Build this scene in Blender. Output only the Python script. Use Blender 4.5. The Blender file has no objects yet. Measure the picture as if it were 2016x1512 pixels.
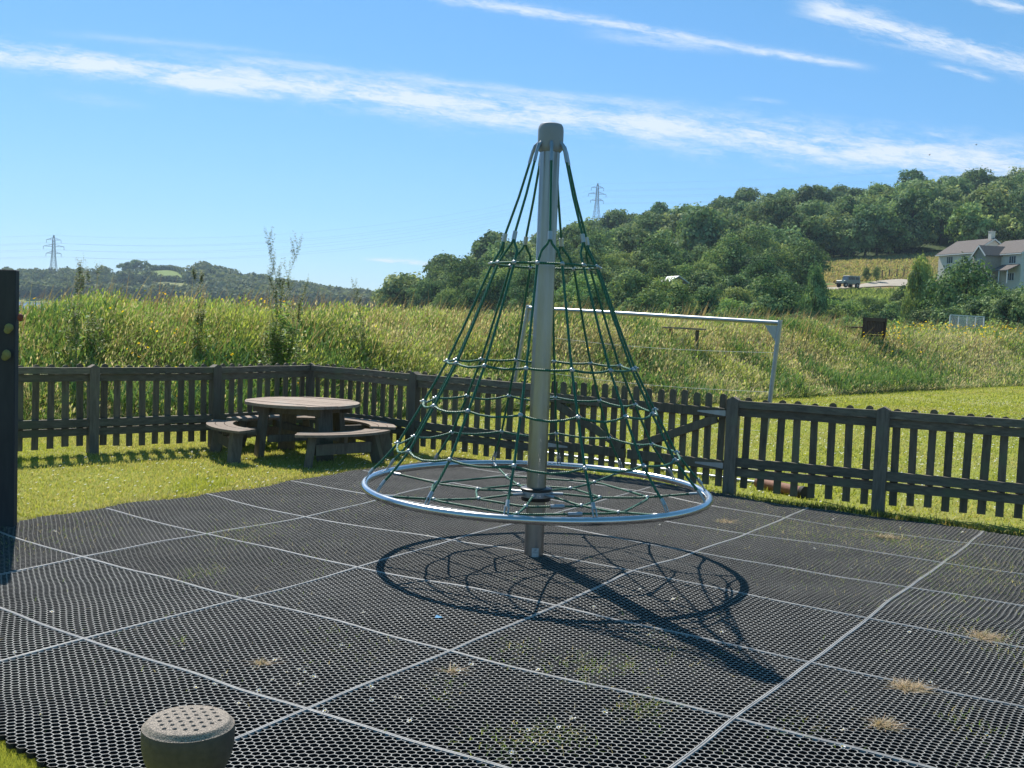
import bpy, bmesh, math, random
import numpy as np
from mathutils import Vector, Matrix
R = math.radians
rng = np.random.default_rng(7)
random.seed(7)
sc = bpy.context.scene
col = sc.collection

# ------------------------------------------------------------------ camera
FPX, PIT, ROL, CH = 2076.0, 0.064, 0.039, 1.69
cam_d = bpy.data.cameras.new('camera'); cam = bpy.data.objects.new('camera', cam_d); col.objects.link(cam)
cam_d.sensor_width = 36; cam_d.lens = 36*FPX/2016; cam_d.clip_start = .05; cam_d.clip_end = 6000
cp, sp = math.cos(PIT), math.sin(PIT); cr, sr = math.cos(ROL), math.sin(ROL)
fwd = Vector((0, cp, -sp)); up0 = Vector((0, sp, cp)); rt0 = Vector((1, 0, 0))
rt = rt0*cr + up0*sr; up = -rt0*sr + up0*cr
cam.matrix_world = Matrix(((rt.x, up.x, -fwd.x, 0), (rt.y, up.y, -fwd.y, 0), (rt.z, up.z, -fwd.z, CH), (0, 0, 0, 1)))
sc.camera = cam
sc.render.resolution_x = 1024; sc.render.resolution_y = 768

def ray(px, py):                      # used only to measure where things stand in the world
    a = (px-1008)/FPX; b = (756-py)/FPX
    x = a*cr - b*sr; u = a*sr + b*cr
    return (x, cp + u*sp, -sp + u*cp)
def gr(px, py, z=0.0):
    r = ray(px, py); t = (z-CH)/r[2]
    return Vector((r[0]*t, r[1]*t, z))
def atY(px, py, Y):
    r = ray(px, py); return Vector((r[0]*Y/r[1], Y, CH + r[2]*Y/r[1]))

# ------------------------------------------------------------------ world, sun, exposure
SUN_EL = 48.5
sun_dir = Vector((-.408, .913, 0)).normalized()*math.cos(R(SUN_EL)) + Vector((0, 0, math.sin(R(SUN_EL))))
world = bpy.data.worlds.new('World'); sc.world = world; world.use_nodes = True
sc.view_settings.view_transform = 'Standard'; sc.view_settings.look = 'None'
sc.view_settings.exposure = 0.6; sc.view_settings.gamma = 1.0; sc.view_settings.use_curve_mapping = False
sun_l = bpy.data.lights.new('sun', 'SUN'); sun_l.energy = 4.7; sun_l.angle = R(.53); sun_l.color = (1, .95, .87)
sun_o = bpy.data.objects.new('sun', sun_l); col.objects.link(sun_o)
sun_o.rotation_mode = 'QUATERNION'; sun_o.rotation_quaternion = sun_dir.to_track_quat('Z', 'Y')

class NT:
    """tiny helper for wiring nodes"""
    def __init__(s, tree): s.t = tree; s.n = tree.nodes; s.l = tree.links
    def new(s, ty, **kw):
        n = s.n.new(ty)
        for k, v in kw.items(): setattr(n, k, v)
        return n
    def put(s, sock, v):
        if isinstance(v, bpy.types.NodeSocket): s.l.new(v, sock)
        else: sock.default_value = v
    def m(s, op, a, b=None, c=None, clamp=False):
        n = s.n.new('ShaderNodeMath'); n.operation = op; n.use_clamp = clamp
        s.put(n.inputs[0], a)
        if b is not None: s.put(n.inputs[1], b)
        if c is not None: s.put(n.inputs[2], c)
        return n.outputs[0]
    def mix(s, f, a, b, blend='MIX'):
        n = s.n.new('ShaderNodeMix'); n.data_type = 'RGBA'; n.blend_type = blend
        s.put(n.inputs[0], f); s.put(n.inputs[6], a if isinstance(a, bpy.types.NodeSocket) else (*a[:3], 1))
        s.put(n.inputs[7], b if isinstance(b, bpy.types.NodeSocket) else (*b[:3], 1))
        return n.outputs[2]
    def noise(s, vec, scale, detail=4, rough=.55, dist=0.0):
        n = s.n.new('ShaderNodeTexNoise'); s.put(n.inputs['Vector'], vec); n.inputs['Scale'].default_value = scale
        n.inputs['Detail'].default_value = detail; n.inputs['Roughness'].default_value = rough; n.inputs['Distortion'].default_value = dist
        return n.outputs[0]
    def ramp(s, f, stops):
        n = s.n.new('ShaderNodeValToRGB'); e = n.color_ramp.elements
        while len(e) < len(stops): e.new(.5)
        for i, (p, c) in enumerate(stops):
            e[i].position = p; e[i].color = (*c[:3], 1) if not isinstance(c, (int, float)) else (c, c, c, 1)
        s.put(n.inputs[0], f); return n.outputs[0]
    def rng01(s, v, a, b):            # map a..b to 0..1 smooth
        n = s.n.new('ShaderNodeMapRange'); n.interpolation_type = 'SMOOTHSTEP'
        s.put(n.inputs[0], v); n.inputs[1].default_value = a; n.inputs[2].default_value = b
        return n.outputs[0]

def build_world():
    w = NT(world.node_tree); w.n.clear()
    out = w.new('ShaderNodeOutputWorld'); bg = w.new('ShaderNodeBackground')
    sky = w.new('ShaderNodeTexSky', sky_type='NISHITA'); sky.sun_disc = False
    sky.sun_elevation = R(SUN_EL); sky.sun_rotation = math.atan2(sun_dir.x, sun_dir.y)
    sky.air_density = 1.0; sky.dust_density = .12; sky.ozone_density = 3.0; sky.altitude = 20
    hs = w.new('ShaderNodeHueSaturation'); hs.inputs['Saturation'].default_value = 1.0; hs.inputs['Value'].default_value = 1.0
    gm = w.new('ShaderNodeGamma'); gm.inputs[1].default_value = 1.3; sc0 = w.mix(1.0, sky.outputs[0], (.08, .08, .08), 'MULTIPLY'); w.l.new(sc0, gm.inputs[0]); sc1 = w.mix(1.0, gm.outputs[0], (12.0, 12.3, 12.2), 'MULTIPLY'); w.l.new(sc1, hs.inputs['Color'])
    tc = w.new('ShaderNodeTexCoord'); sep = w.new('ShaderNodeSeparateXYZ'); w.l.new(tc.outputs['Generated'], sep.inputs[0])
    x, y, z = sep.outputs
    yy = w.m('MAXIMUM', y, .08)
    p = w.m('DIVIDE', x, yy); q = w.m('DIVIDE', z, yy)     # a tangent plane north of the playground
    front = w.rng01(y, .1, .3)
    def pq(px, py):
        r = ray(px, py); return r[0]/r[1], r[2]/r[1]
    total = None
    # cirrus bands: (start, end, half width at start, at end, strength, end fades)
    bands = [((-60, 98), (2100, 342), 28, 54, 1.1, .02), ((240, 88), (1500, 235), 14, 12, .5, .25), ((250, 150), (620, 205), 16, 10, .6, .4),
             ((760, -25), (1745, 142), 17, 9, .85, .12), ((1100, 60), (1500, 105), 20, 10, .5, .5),
             ((1540, 0), (2200, 175), 34, 26, .95, .15), ((1820, 120), (1975, 162), 9, 8, .7, .4), ((1880, -10), (2080, 30), 12, 12, .8, .3),
             ((700, 509), (905, 524), 4, 9, 1.1, .35), ((0, 55), (700, 120), 12, 6, .3, .5), ((1440, 192), (1560, 205), 7, 6, .35, .5), ((60, 180), (320, 215), 20, 12, .22, .5)]
    for bi, (a, b, wa, wb, st, fade) in enumerate(bands):
        pa = pq(*a); pb = pq(*b)
        dx, dy = pb[0]-pa[0], pb[1]-pa[1]; L = math.hypot(dx, dy); dx /= L; dy /= L
        rx = w.m('SUBTRACT', p, pa[0]); ry = w.m('SUBTRACT', q, pa[1])
        al = w.m('ADD', w.m('MULTIPLY', rx, dx), w.m('MULTIPLY', ry, dy))
        ac = w.m('ADD', w.m('MULTIPLY', rx, -dy), w.m('MULTIPLY', ry, dx))
        t = w.m('DIVIDE', al, L)
        cmb = w.new('ShaderNodeCombineXYZ'); w.put(cmb.inputs[0], al); w.put(cmb.inputs[1], w.m('MULTIPLY', ac, 4.6)); cmb.inputs[2].default_value = bi*3.7
        nz = w.m('ADD', w.m('MULTIPLY', w.noise(cmb.outputs[0], 13.0 if L > .3 else 26, 6, .62, .4), .6), w.m('MULTIPLY', w.noise(cmb.outputs[0], 55.0, 5, .72, .8), .4))
        cm2 = w.new('ShaderNodeCombineXYZ'); w.put(cm2.inputs[0], al); w.put(cm2.inputs[1], w.m('MULTIPLY', ac, 1.6)); cm2.inputs[2].default_value = bi*1.3+40
        nb = w.noise(cm2.outputs[0], 5.0, 3, .5)
        wob = w.m('MULTIPLY', w.m('SUBTRACT', nb, .5), .9*(wa+wb)/2/FPX)
        wd = w.m('MULTIPLY_ADD', t, (wb-wa)/FPX, wa/FPX)
        dd = w.m('DIVIDE', w.m('ADD', ac, wob), wd)
        env = w.m('POWER', 2.718, w.m('MULTIPLY', w.m('MULTIPLY', dd, dd), -1.0))
        ends = w.m('MULTIPLY', w.rng01(t, 0.0, max(fade, .01)), w.m('SUBTRACT', 1.0, w.rng01(t, 1-max(fade, .01), 1.0)))
        # streaks eat the soft envelope
        v = w.m('MULTIPLY', w.rng01(w.m('ADD', nz, w.m('MULTIPLY', env, .20)), .50, .86), w.m('MULTIPLY', env, ends))
        v = w.m('MULTIPLY', v, st*1.1)
        total = v if total is None else w.m('ADD', total, v)
    total = w.m('MULTIPLY', total, front)
    total = w.m('MINIMUM', total, .9)
    # sky slightly whiter towards the horizon comes from the texture itself
    sp_ = w.new('ShaderNodeSeparateColor'); w.l.new(hs.outputs['Color'], sp_.inputs[0]); cc_ = w.new('ShaderNodeCombineColor')
    for i, (a_, p_) in enumerate(((.52, .76), (.74, .58), (1.03, .75))):   # clear maritime air: keep the low sky blue
        w.put(cc_.inputs[i], w.m('MULTIPLY', w.m('POWER', w.m('MULTIPLY', sp_.outputs[i], .1516), p_), a_/.1516))
    skyc = cc_.outputs[0]
    cmix = w.mix(total, skyc, (5.6, 6.2, 6.9))
    w.l.new(cmix, bg.inputs['Color']); bg.inputs['Strength'].default_value = .1
    w.l.new(bg.outputs[0], out.inputs['Surface'])
build_world()

# ------------------------------------------------------------------ tagging helpers
def tag(o, label=None, cat=None, group=None, kind=None):
    if label: o['label'] = label
    if cat: o['category'] = cat
    if group: o['group'] = group
    if kind: o['kind'] = kind
    return o
def thing(name, loc, label, cat, group=None, rz=0.0):
    o = bpy.data.objects.new(name, None); col.objects.link(o); o.empty_display_size = .1
    o.location = loc; o.rotation_euler = (0, 0, rz)
    return tag(o, label, cat, group)
def clone(o, parent=None):
    c = o.copy(); col.objects.link(c)
    if parent is not None: c.parent = parent
    for ch in list(o.children): clone(ch, c)
    return c

class MB:
    """collects shapes in one coordinate frame and links them as ONE mesh object"""
    def __init__(s): s.v = []; s.f = []
    def add(s, vs, fs):
        k = len(s.v); s.v.extend([tuple(v) for v in vs]); s.f.extend([tuple(i+k for i in f) for f in fs]); return s
    def box(s, c, size, m=None, bev=0.0):
        c = Vector(c); hx, hy, hz = size[0]/2, size[1]/2, size[2]/2
        if bev > 0:
            b = min(bev, hx*.49, hy*.49, hz*.49)
            bm = bmesh.new(); bmesh.ops.create_cube(bm, size=1)
            for v in bm.verts: v.co = Vector((v.co.x*2*hx, v.co.y*2*hy, v.co.z*2*hz))
            bmesh.ops.bevel(bm, geom=bm.edges[:], offset=b, segments=1, affect='EDGES', profile=.5)
            bm.verts.index_update()
            vs = [(m @ v.co if m else v.co)+c for v in bm.verts]; fs = [[v.index for v in f.verts] for f in bm.faces]; bm.free()
            return s.add(vs, fs)
        vs = [Vector((x, y, z)) for x in (-hx, hx) for y in (-hy, hy) for z in (-hz, hz)]
        vs = [(m @ v if m else v)+c for v in vs]
        return s.add(vs, [(0, 1, 3, 2), (4, 6, 7, 5), (0, 4, 5, 1), (2, 3, 7, 6), (0, 2, 6, 4), (1, 5, 7, 3)])
    def beam(s, a, b, w, h, bev=0.0, upv=(0, 0, 1)):
        a = Vector(a); b = Vector(b); d = (b-a); L = d.length; d.normalize()
        u = Vector(upv)
        if abs(d.dot(u)) > .98: u = Vector((1, 0, 0))
        sx = d.cross(u).normalized(); uz = sx.cross(d).normalized()
        m = Matrix((sx, d, uz)).transposed()
        return s.box((a+b)/2, (w, L, h), m, bev)
    def tube(s, pts, r, seg=8, closed=False, caps=True):
        pts = [Vector(p) for p in pts]; n = len(pts)
        rr = r if isinstance(r, (list, tuple)) else [r]*n
        vs = []; prev = None
        for i, p in enumerate(pts):
            if closed: d = pts[(i+1) % n]-pts[i-1]
            else: d = pts[min(i+1, n-1)]-pts[max(i-1, 0)]
            d.normalize()
            if prev is None:
                a = Vector((0, 0, 1)) if abs(d.z) < .9 else Vector((1, 0, 0))
                a = (a-d*a.dot(d)).normalized()
            else: a = (prev-d*prev.dot(d)).normalized()
            prev = a; b = d.cross(a)
            for k in range(seg):
                t = 2*math.pi*k/seg; vs.append(p+(a*math.cos(t)+b*math.sin(t))*rr[i])
        fs = []
        for i in range(n if closed else n-1):
            j = (i+1) % n
            for k in range(seg):
                k2 = (k+1) % seg; fs.append((i*seg+k, i*seg+k2, j*seg+k2, j*seg+k))
        if caps and not closed:
            fs.append(tuple(range(seg-1, -1, -1))); fs.append(tuple((n-1)*seg+k for k in range(seg)))
        return s.add(vs, fs)
    def lathe(s, prof, c=(0, 0, 0), seg=32):
        c = Vector(c); vs = []; n = len(prof)
        for r, z in prof:
            for k in range(seg):
                t = 2*math.pi*k/seg; vs.append(c+Vector((r*math.cos(t), r*math.sin(t), z)))
        fs = []
        for i in range(n-1):
            for k in range(seg):
                k2 = (k+1) % seg; fs.append((i*seg+k, i*seg+k2, (i+1)*seg+k2, (i+1)*seg+k))
        fs.append(tuple(range(seg-1, -1, -1))); fs.append(tuple((n-1)*seg+k for k in range(seg)))
        return s.add(vs, fs)
    def prism(s, poly, z0, z1):
        n = len(poly); vs = [(p[0], p[1], z0) for p in poly]+[(p[0], p[1], z1) for p in poly]
        return s.add(vs, [tuple(range(n-1, -1, -1)), tuple(range(n, 2*n))]+[(i, (i+1) % n, n+(i+1) % n, n+i) for i in range(n)])
    def ball(s, c, r, seg=10, rings=6, sq=(1, 1, 1)):
        prof = [(max(.001, math.sin(math.pi*i/rings)), -math.cos(math.pi*i/rings)) for i in range(rings+1)]
        k = MB().lathe(prof, (0, 0, 0), seg); c = Vector(c)
        return s.add([(v[0]*r*sq[0]+c.x, v[1]*r*sq[1]+c.y, v[2]*r*sq[2]+c.z) for v in k.v], k.f)
    def build(s, name, mat, parent=None, smooth=False, local=False, fixn=True):
        me = bpy.data.meshes.new(name); o = (0, 0, 0)
        if parent is not None and not local:
            o = parent.location; pp = parent.parent
            if pp is not None: o = o+pp.location
        me.from_pydata([(v[0]-o[0], v[1]-o[1], v[2]-o[2]) for v in s.v], [], s.f)
        if fixn:
            bm = bmesh.new(); bm.from_mesh(me); bmesh.ops.recalc_face_normals(bm, faces=bm.faces[:]); bm.to_mesh(me); bm.free()
        me.materials.append(mat)
        if smooth:
            me.polygons.foreach_set('use_smooth', [True]*len(me.polygons))
            try: me.set_sharp_from_angle(angle=R(38))
            except Exception: pass
        ob = bpy.data.objects.new(name, me); col.objects.link(ob)
        if parent is not None: ob.parent = parent
        return ob

def np_mesh(name, V, F, mat, colr=None, parent=None, smooth=False):
    """V (n,3) float, F (m,k) int -> mesh object; colr (n,3) per-vertex own colour"""
    me = bpy.data.meshes.new(name); n = len(V); m, k = F.shape
    me.vertices.add(n); me.vertices.foreach_set('co', V.astype(np.float32).ravel())
    me.loops.add(m*k); me.loops.foreach_set('vertex_index', F.astype(np.int32).ravel())
    me.polygons.add(m); me.polygons.foreach_set('loop_start', (np.arange(m)*k).astype(np.int32))
    try: me.polygons.foreach_set('loop_total', np.full(m, k, np.int32))
    except Exception: pass
    if smooth: me.polygons.foreach_set('use_smooth', np.ones(m, bool))
    if colr is not None:
        a = me.color_attributes.new('Col', 'FLOAT_COLOR', 'POINT')
        c = np.ones((n, 4), np.float32); c[:, :3] = colr; a.data.foreach_set('color', c.ravel())
    me.materials.append(mat); me.update(calc_edges=True)
    o = bpy.data.objects.new(name, me); col.objects.link(o)
    if parent is not None: o.parent = parent
    return o

# ------------------------------------------------------------------ materials
def newmat(name):
    m = bpy.data.materials.new(name); m.use_nodes = True; t = NT(m.node_tree)
    b = m.node_tree.nodes['Principled BSDF']; return m, t, b
def surf(name, c1, c2=None, rough=.6, scale=6, stretch=(1, 1, 1), metal=0.0, bump=0.0, bscale=None, spec=.5, detail=5, contrast=(.3, .7), rvar=0.0):
    m, t, b = newmat(name); tc = t.new('ShaderNodeTexCoord'); mp = t.new('ShaderNodeMapping')
    t.l.new(tc.outputs['Object'], mp.inputs[0]); mp.inputs['Scale'].default_value = stretch
    oi = t.new('ShaderNodeObjectInfo')
    off = t.m('MULTIPLY', oi.outputs['Random'], 37.0); cb = t.new('ShaderNodeCombineXYZ')
    for i in range(3): t.l.new(off, cb.inputs[i])
    t.l.new(cb.outputs[0], mp.inputs['Location'])
    n = t.noise(mp.outputs[0], scale, detail, .6)
    if c2 is None: c2 = tuple(x*.75 for x in c1)
    t.l.new(t.ramp(n, [(contrast[0], c2), (contrast[1], c1)]), b.inputs['Base Color'])
    b.inputs['Roughness'].default_value = rough; b.inputs['Metallic'].default_value = metal
    b.inputs['Specular IOR Level'].default_value = spec
    if rvar: t.l.new(t.m('MULTIPLY_ADD', n, rvar, rough-rvar/2), b.inputs['Roughness'])
    if bump:
        n2 = t.noise(mp.outputs[0], bscale or scale*3, 4, .6); bp = t.new('ShaderNodeBump')
        bp.inputs['Strength'].default_value = bump; bp.inputs['Distance'].default_value = .01
        t.l.new(n2, bp.inputs['Height']); t.l.new(bp.outputs[0], b.inputs['Normal'])
    return m
def leafmat(name, trans=.45, gloss=.04, rand=.25, hue=(1, 1, 1), rough=.5):
    """two sided leaves and blades: own colour from the Col attribute, light passes through"""
    m, t, b = newmat(name); out = t.n['Material Output']; t.n.remove(b)
    at = t.new('ShaderNodeAttribute', attribute_name='Col'); oi = t.new('ShaderNodeObjectInfo')
    k = t.m('MULTIPLY_ADD', oi.outputs['Random'], rand, 1-rand/2)
    cc = t.new('ShaderNodeCombineXYZ'); 
    for i in range(3): t.put(cc.inputs[i], t.m('MULTIPLY', k, hue[i]))
    c = t.mix(1.0, at.outputs['Color'], cc.outputs[0], 'MULTIPLY')
    hs = t.new('ShaderNodeHueSaturation'); t.l.new(c, hs.inputs['Color'])
    r2 = t.m('FRACT', t.m('MULTIPLY', oi.outputs['Random'], 17.3)); t.put(hs.inputs['Hue'], t.m('MULTIPLY_ADD', r2, -.05*(rand > 0), .51 if rand > 0 else .5))
    c = hs.outputs[0]
    d = t.new('ShaderNodeBsdfDiffuse'); tr = t.new('ShaderNodeBsdfTranslucent'); g = t.new('ShaderNodeBsdfGlossy')
    g.inputs['Roughness'].default_value = rough; t.l.new(c, d.inputs[0])
    t.l.new(t.mix(1.0, c, (1.25, 1.2, .75), 'MULTIPLY'), tr.inputs[0])
    s1 = t.new('ShaderNodeMixShader'); s1.inputs[0].default_value = trans; t.l.new(d.outputs[0], s1.inputs[1]); t.l.new(tr.outputs[0], s1.inputs[2])
    s2 = t.new('ShaderNodeMixShader'); s2.inputs[0].default_value = gloss; t.l.new(s1.outputs[0], s2.inputs[1]); t.l.new(g.outputs[0], s2.inputs[2])
    t.l.new(s2.outputs[0], out.inputs['Surface']); return m

M = {}
M['steel'] = surf('brushed_steel', (.33, .335, .345), (.25, .255, .26), .32, 3, (6, 6, .8), metal=1.0, bump=.04, bscale=30, rvar=.15)
M['ring'] = surf('polished_ring_steel', (.62, .62, .63), (.5, .5, .51), .24, 4, metal=1.0, rvar=.12)
M['galv'] = surf('galvanised_steel', (.42, .45, .49), (.3, .33, .37), .42, 14, metal=.85, rvar=.15)
M['capgrey'] = surf('grey_cap', (.27, .29, .33), (.23, .25, .29), .5, 5)
M['blackplastic'] = surf('black_plastic', (.02, .02, .022), rough=.4)
M['knot'] = surf('aluminium_knot', (.45, .48, .49), (.36, .38, .4), .45, 12, metal=.7)
def ropemat():
    m, t, b = newmat('green_rope'); tc = t.new('ShaderNodeTexCoord')
    wv = t.new('ShaderNodeTexWave'); t.l.new(tc.outputs['Object'], wv.inputs[0]); wv.inputs['Scale'].default_value = 28; wv.inputs['Distortion'].default_value = 2
    t.l.new(t.ramp(wv.outputs[1], [(.2, (.014, .075, .042)), (.8, (.04, .17, .10))]), b.inputs['Base Color'])
    b.inputs['Roughness'].default_value = .5; b.inputs['Specular IOR Level'].default_value = .35
    bp = t.new('ShaderNodeBump'); bp.inputs['Strength'].default_value = .5; bp.inputs['Distance'].default_value = .003; t.l.new(wv.outputs[1], bp.inputs['Height']); t.l.new(bp.outputs[0], b.inputs['Normal'])
    return m
M['rope'] = ropemat()
M['plate'] = surf('engraved_plate', (.6, .61, .62), (.4, .41, .43), .35, 60, metal=.3)
def woodmat(name, c1, c2, c3, stretch, rough=.8):
    m, t, b = newmat(name); tc = t.new('ShaderNodeTexCoord'); mp = t.new('ShaderNodeMapping')
    t.l.new(tc.outputs['Object'], mp.inputs[0]); mp.inputs['Scale'].default_value = stretch
    oi = t.new('ShaderNodeObjectInfo'); cb = t.new('ShaderNodeCombineXYZ'); off = t.m('MULTIPLY', oi.outputs['Random'], 53.0)
    for i in range(3): t.l.new(off, cb.inputs[i])
    t.l.new(cb.outputs[0], mp.inputs['Location'])
    n = t.noise(mp.outputs[0], 7, 6, .65, .4); big = t.noise(tc.outputs['Object'], 3.1, 3, .5)
    c = t.ramp(n, [(.28, c2), (.7, c1)]); c = t.mix(t.rng01(big, .5, .72), c, c3)
    k = t.m('MULTIPLY_ADD', oi.outputs['Random'], .45, .8); cc = t.new('ShaderNodeCombineXYZ')
    for i in range(3): t.l.new(k, cc.inputs[i])
    c = t.mix(1.0, c, cc.outputs[0], 'MULTIPLY')
    t.l.new(c, b.inputs['Base Color']); b.inputs['Roughness'].default_value = rough; b.inputs['Specular IOR Level'].default_value = .35
    bp = t.new('ShaderNodeBump'); bp.inputs['Strength'].default_value = .35; bp.inputs['Distance'].default_value = .006; t.l.new(n, bp.inputs['Height']); t.l.new(bp.outputs[0], b.inputs['Normal'])
    return m
M['picket'] = woodmat('weathered_picket', (.19, .15, .10), (.08, .063, .046), (.14, .14, .08), (5, 5, .6))
M['rail'] = woodmat('weathered_rail', (.2, .17, .125), (.08, .067, .053), (.13, .135, .085), (1.2, 1.2, 6))
M['tablewood'] = woodmat('grey_brown_table_timber', (.31, .235, .18), (.16, .115, .088), (.25, .215, .175), (3, 9, 5))
M['tableleg'] = woodmat('table_leg_timber', (.19, .155, .12), (.09, .074, .058), (.15, .14, .1), (6, 6, .8))
M['panel'] = surf('dark_climbing_panel', (.035, .036, .04), (.02, .021, .025), .7, 8, (3, 3, .6), bump=.1)
M['hold'] = surf('yellow_resin_hold', (.28, .26, .08), (.18, .17, .06), .75, 25, bump=.3)
M['redhold'] = surf('red_resin_hold', (.28, .07, .04), rough=.7)
M['podrub'] = surf('speckled_rubber', (.42, .35, .28), (.13, .115, .1), .85, 260, bump=.6, bscale=160, contrast=(.4, .62), detail=2)
M['podside'] = surf('black_rubber', (.085, .07, .058), (.05, .042, .036), .6, 40, bump=.15, bscale=120)
M['rust'] = surf('rusty_pipe', (.3, .14, .09), (.18, .09, .06), .8, 20, bump=.2)
M['cord'] = surf('white_net_cord', (.6, .62, .6), rough=.7)
M['petal'] = surf('white_petals', (.8, .8, .78), rough=.6)
M['eye'] = surf('yellow_flower_eye', (.7, .5, .04), rough=.6)
M['drygrass'] = leafmat('dry_grass', .3, .03, 0)
M['blade'] = leafmat('grass_blades', .5, .03, 0)
M['leaf'] = leafmat('tree_leaves', .28, .035, .45, rough=.8)
M['bark'] = surf('bark', (.09, .075, .06), (.045, .038, .03), .9, 8, (3, 3, .5), bump=.4)
M['bluebit'] = surf('blue_scrap', (.1, .35, .6), rough=.5)
M['render'] = surf('pale_render', (.75, .69, .6), (.64, .59, .51), .85, 1.5)
M['renderw'] = surf('white_trim', (.78, .78, .76), rough=.6)
M['slate'] = surf('brown_grey_roof_tiles', (.2, .175, .16), (.13, .115, .108), .95, 3, (1, 1, 6), bump=.3, spec=.1)
M['stonew'] = surf('buff_stone', (.4, .35, .29), (.28, .245, .2), .9, 2.5)
def glassy():
    m, t, b = newmat('window_glass'); b.inputs['Base Color'].default_value = (.05, .07, .09, 1); b.inputs['Roughness'].default_value = .06; b.inputs['Specular IOR Level'].default_value = .9; return m
M['glass'] = glassy()
def clearglass():
    m, t, b = newmat('thin_clear_glass'); out = t.n['Material Output']
    tr = t.new('ShaderNodeBsdfTransparent'); gl = t.new('ShaderNodeBsdfGlossy'); gl.inputs['Roughness'].default_value = .05
    d = t.new('ShaderNodeBsdfDiffuse'); d.inputs[0].default_value = (.5, .55, .55, 1)
    s = t.new('ShaderNodeMixShader'); s.inputs[0].default_value = .12; t.l.new(tr.outputs[0], s.inputs[1]); t.l.new(gl.outputs[0], s.inputs[2])
    s2 = t.new('ShaderNodeMixShader'); s2.inputs[0].default_value = .05; t.l.new(s.outputs[0], s2.inputs[1]); t.l.new(d.outputs[0], s2.inputs[2])
    t.l.new(s2.outputs[0], out.inputs['Surface']); return m
M['clear'] = clearglass()
M['pylon'] = surf('grey_pylon_steel', (.3, .32, .34), rough=.6, metal=.2)
M['carpaint'] = surf('silver_green_paint', (.28, .32, .31), (.24, .27, .26), .35, 3, metal=.3)
M['canvas'] = surf('pale_bonnet', (.6, .6, .56), rough=.5)
M['tyre'] = surf('tyre_rubber', (.03, .03, .03), rough=.8)
M['teak'] = woodmat('dark_bench_timber', (.09, .055, .045), (.05, .03, .027), (.07, .05, .04), (5, 5, 5))
M['track'] = surf('pale_track', (.42, .37, .3), (.33, .29, .23), .95, .6)

# lawn: real colour variation of turf - green with straw and bare patches
def lawnmat():
    m, t, b = newmat('lawn'); tc = t.new('ShaderNodeTexCoord'); P = tc.outputs['Object']
    n1 = t.noise(P, .55, 4, .6); n2 = t.noise(P, 6, 5, .65); n3 = t.noise(P, 55, 4, .7)
    c = t.ramp(n2, [(.3, (.24, .28, .045)), (.5, (.34, .36, .065)), (.72, (.44, .4, .12))])
    c = t.mix(t.m('MULTIPLY', t.rng01(n1, .5, .68), .55), c, (.4, .33, .15))
    c = t.mix(t.m('MULTIPLY', t.rng01(n3, .35, .65), .4), t.mix(.4, c, (.1, .13, .02)), c)
    sx = t.new('ShaderNodeSeparateXYZ'); t.l.new(P, sx.inputs[0])
    # rough dark turf under the meadow of the bank and on the land behind it
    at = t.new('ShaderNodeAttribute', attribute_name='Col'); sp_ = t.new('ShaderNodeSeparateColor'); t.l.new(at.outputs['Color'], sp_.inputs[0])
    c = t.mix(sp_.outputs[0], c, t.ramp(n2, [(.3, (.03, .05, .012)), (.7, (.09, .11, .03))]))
    c = t.mix(t.m('MULTIPLY', sp_.outputs[1], t.m('MULTIPLY_ADD', n2, .6, .5)), c, (.25, .19, .115))
    t.l.new(c, b.inputs['Base Color']); b.inputs['Roughness'].default_value = .95; b.inputs['Specular IOR Level'].default_value = .15
    bp = t.new('ShaderNodeBump'); bp.inputs['Strength'].default_value = .7; bp.inputs['Distance'].default_value = .03
    t.l.new(n3, bp.inputs['Height']); t.l.new(bp.outputs[0], b.inputs['Normal']); return m
M['lawn'] = lawnmat()
M['soil'] = surf('dark_soil', (.028, .024, .02), (.014, .012, .011), .95, 30, bump=.5, bscale=60)
def rubbermat():
    m, t, b = newmat('mat_rubber'); tc = t.new('ShaderNodeTexCoord'); n = t.noise(tc.outputs['Object'], 2.2, 5, .65); n2 = t.noise(tc.outputs['Object'], 90, 2, .5)
    c = t.ramp(n, [(.3, (.13, .128, .122)), (.7, (.28, .27, .25))]); c = t.mix(t.rng01(n2, .45, .7), c, (.36, .35, .32))
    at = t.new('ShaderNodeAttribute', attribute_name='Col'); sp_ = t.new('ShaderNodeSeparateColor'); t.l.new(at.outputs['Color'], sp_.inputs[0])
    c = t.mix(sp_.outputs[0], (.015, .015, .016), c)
    t.l.new(c, b.inputs['Base Color']); b.inputs['Roughness'].default_value = .6; b.inputs['Specular IOR Level'].default_value = .35; return m
M['rubber'] = rubbermat()
def seammat():
    m, t, b = newmat('mat_edge_rubber'); tc = t.new('ShaderNodeTexCoord'); n = t.noise(tc.outputs['Object'], 12, 5, .65)
    t.l.new(t.ramp(n, [(.3, (.17, .17, .17)), (.7, (.36, .355, .34))]), b.inputs['Base Color']); b.inputs['Roughness'].default_value = .5; return m
M['seam'] = seammat()

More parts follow.
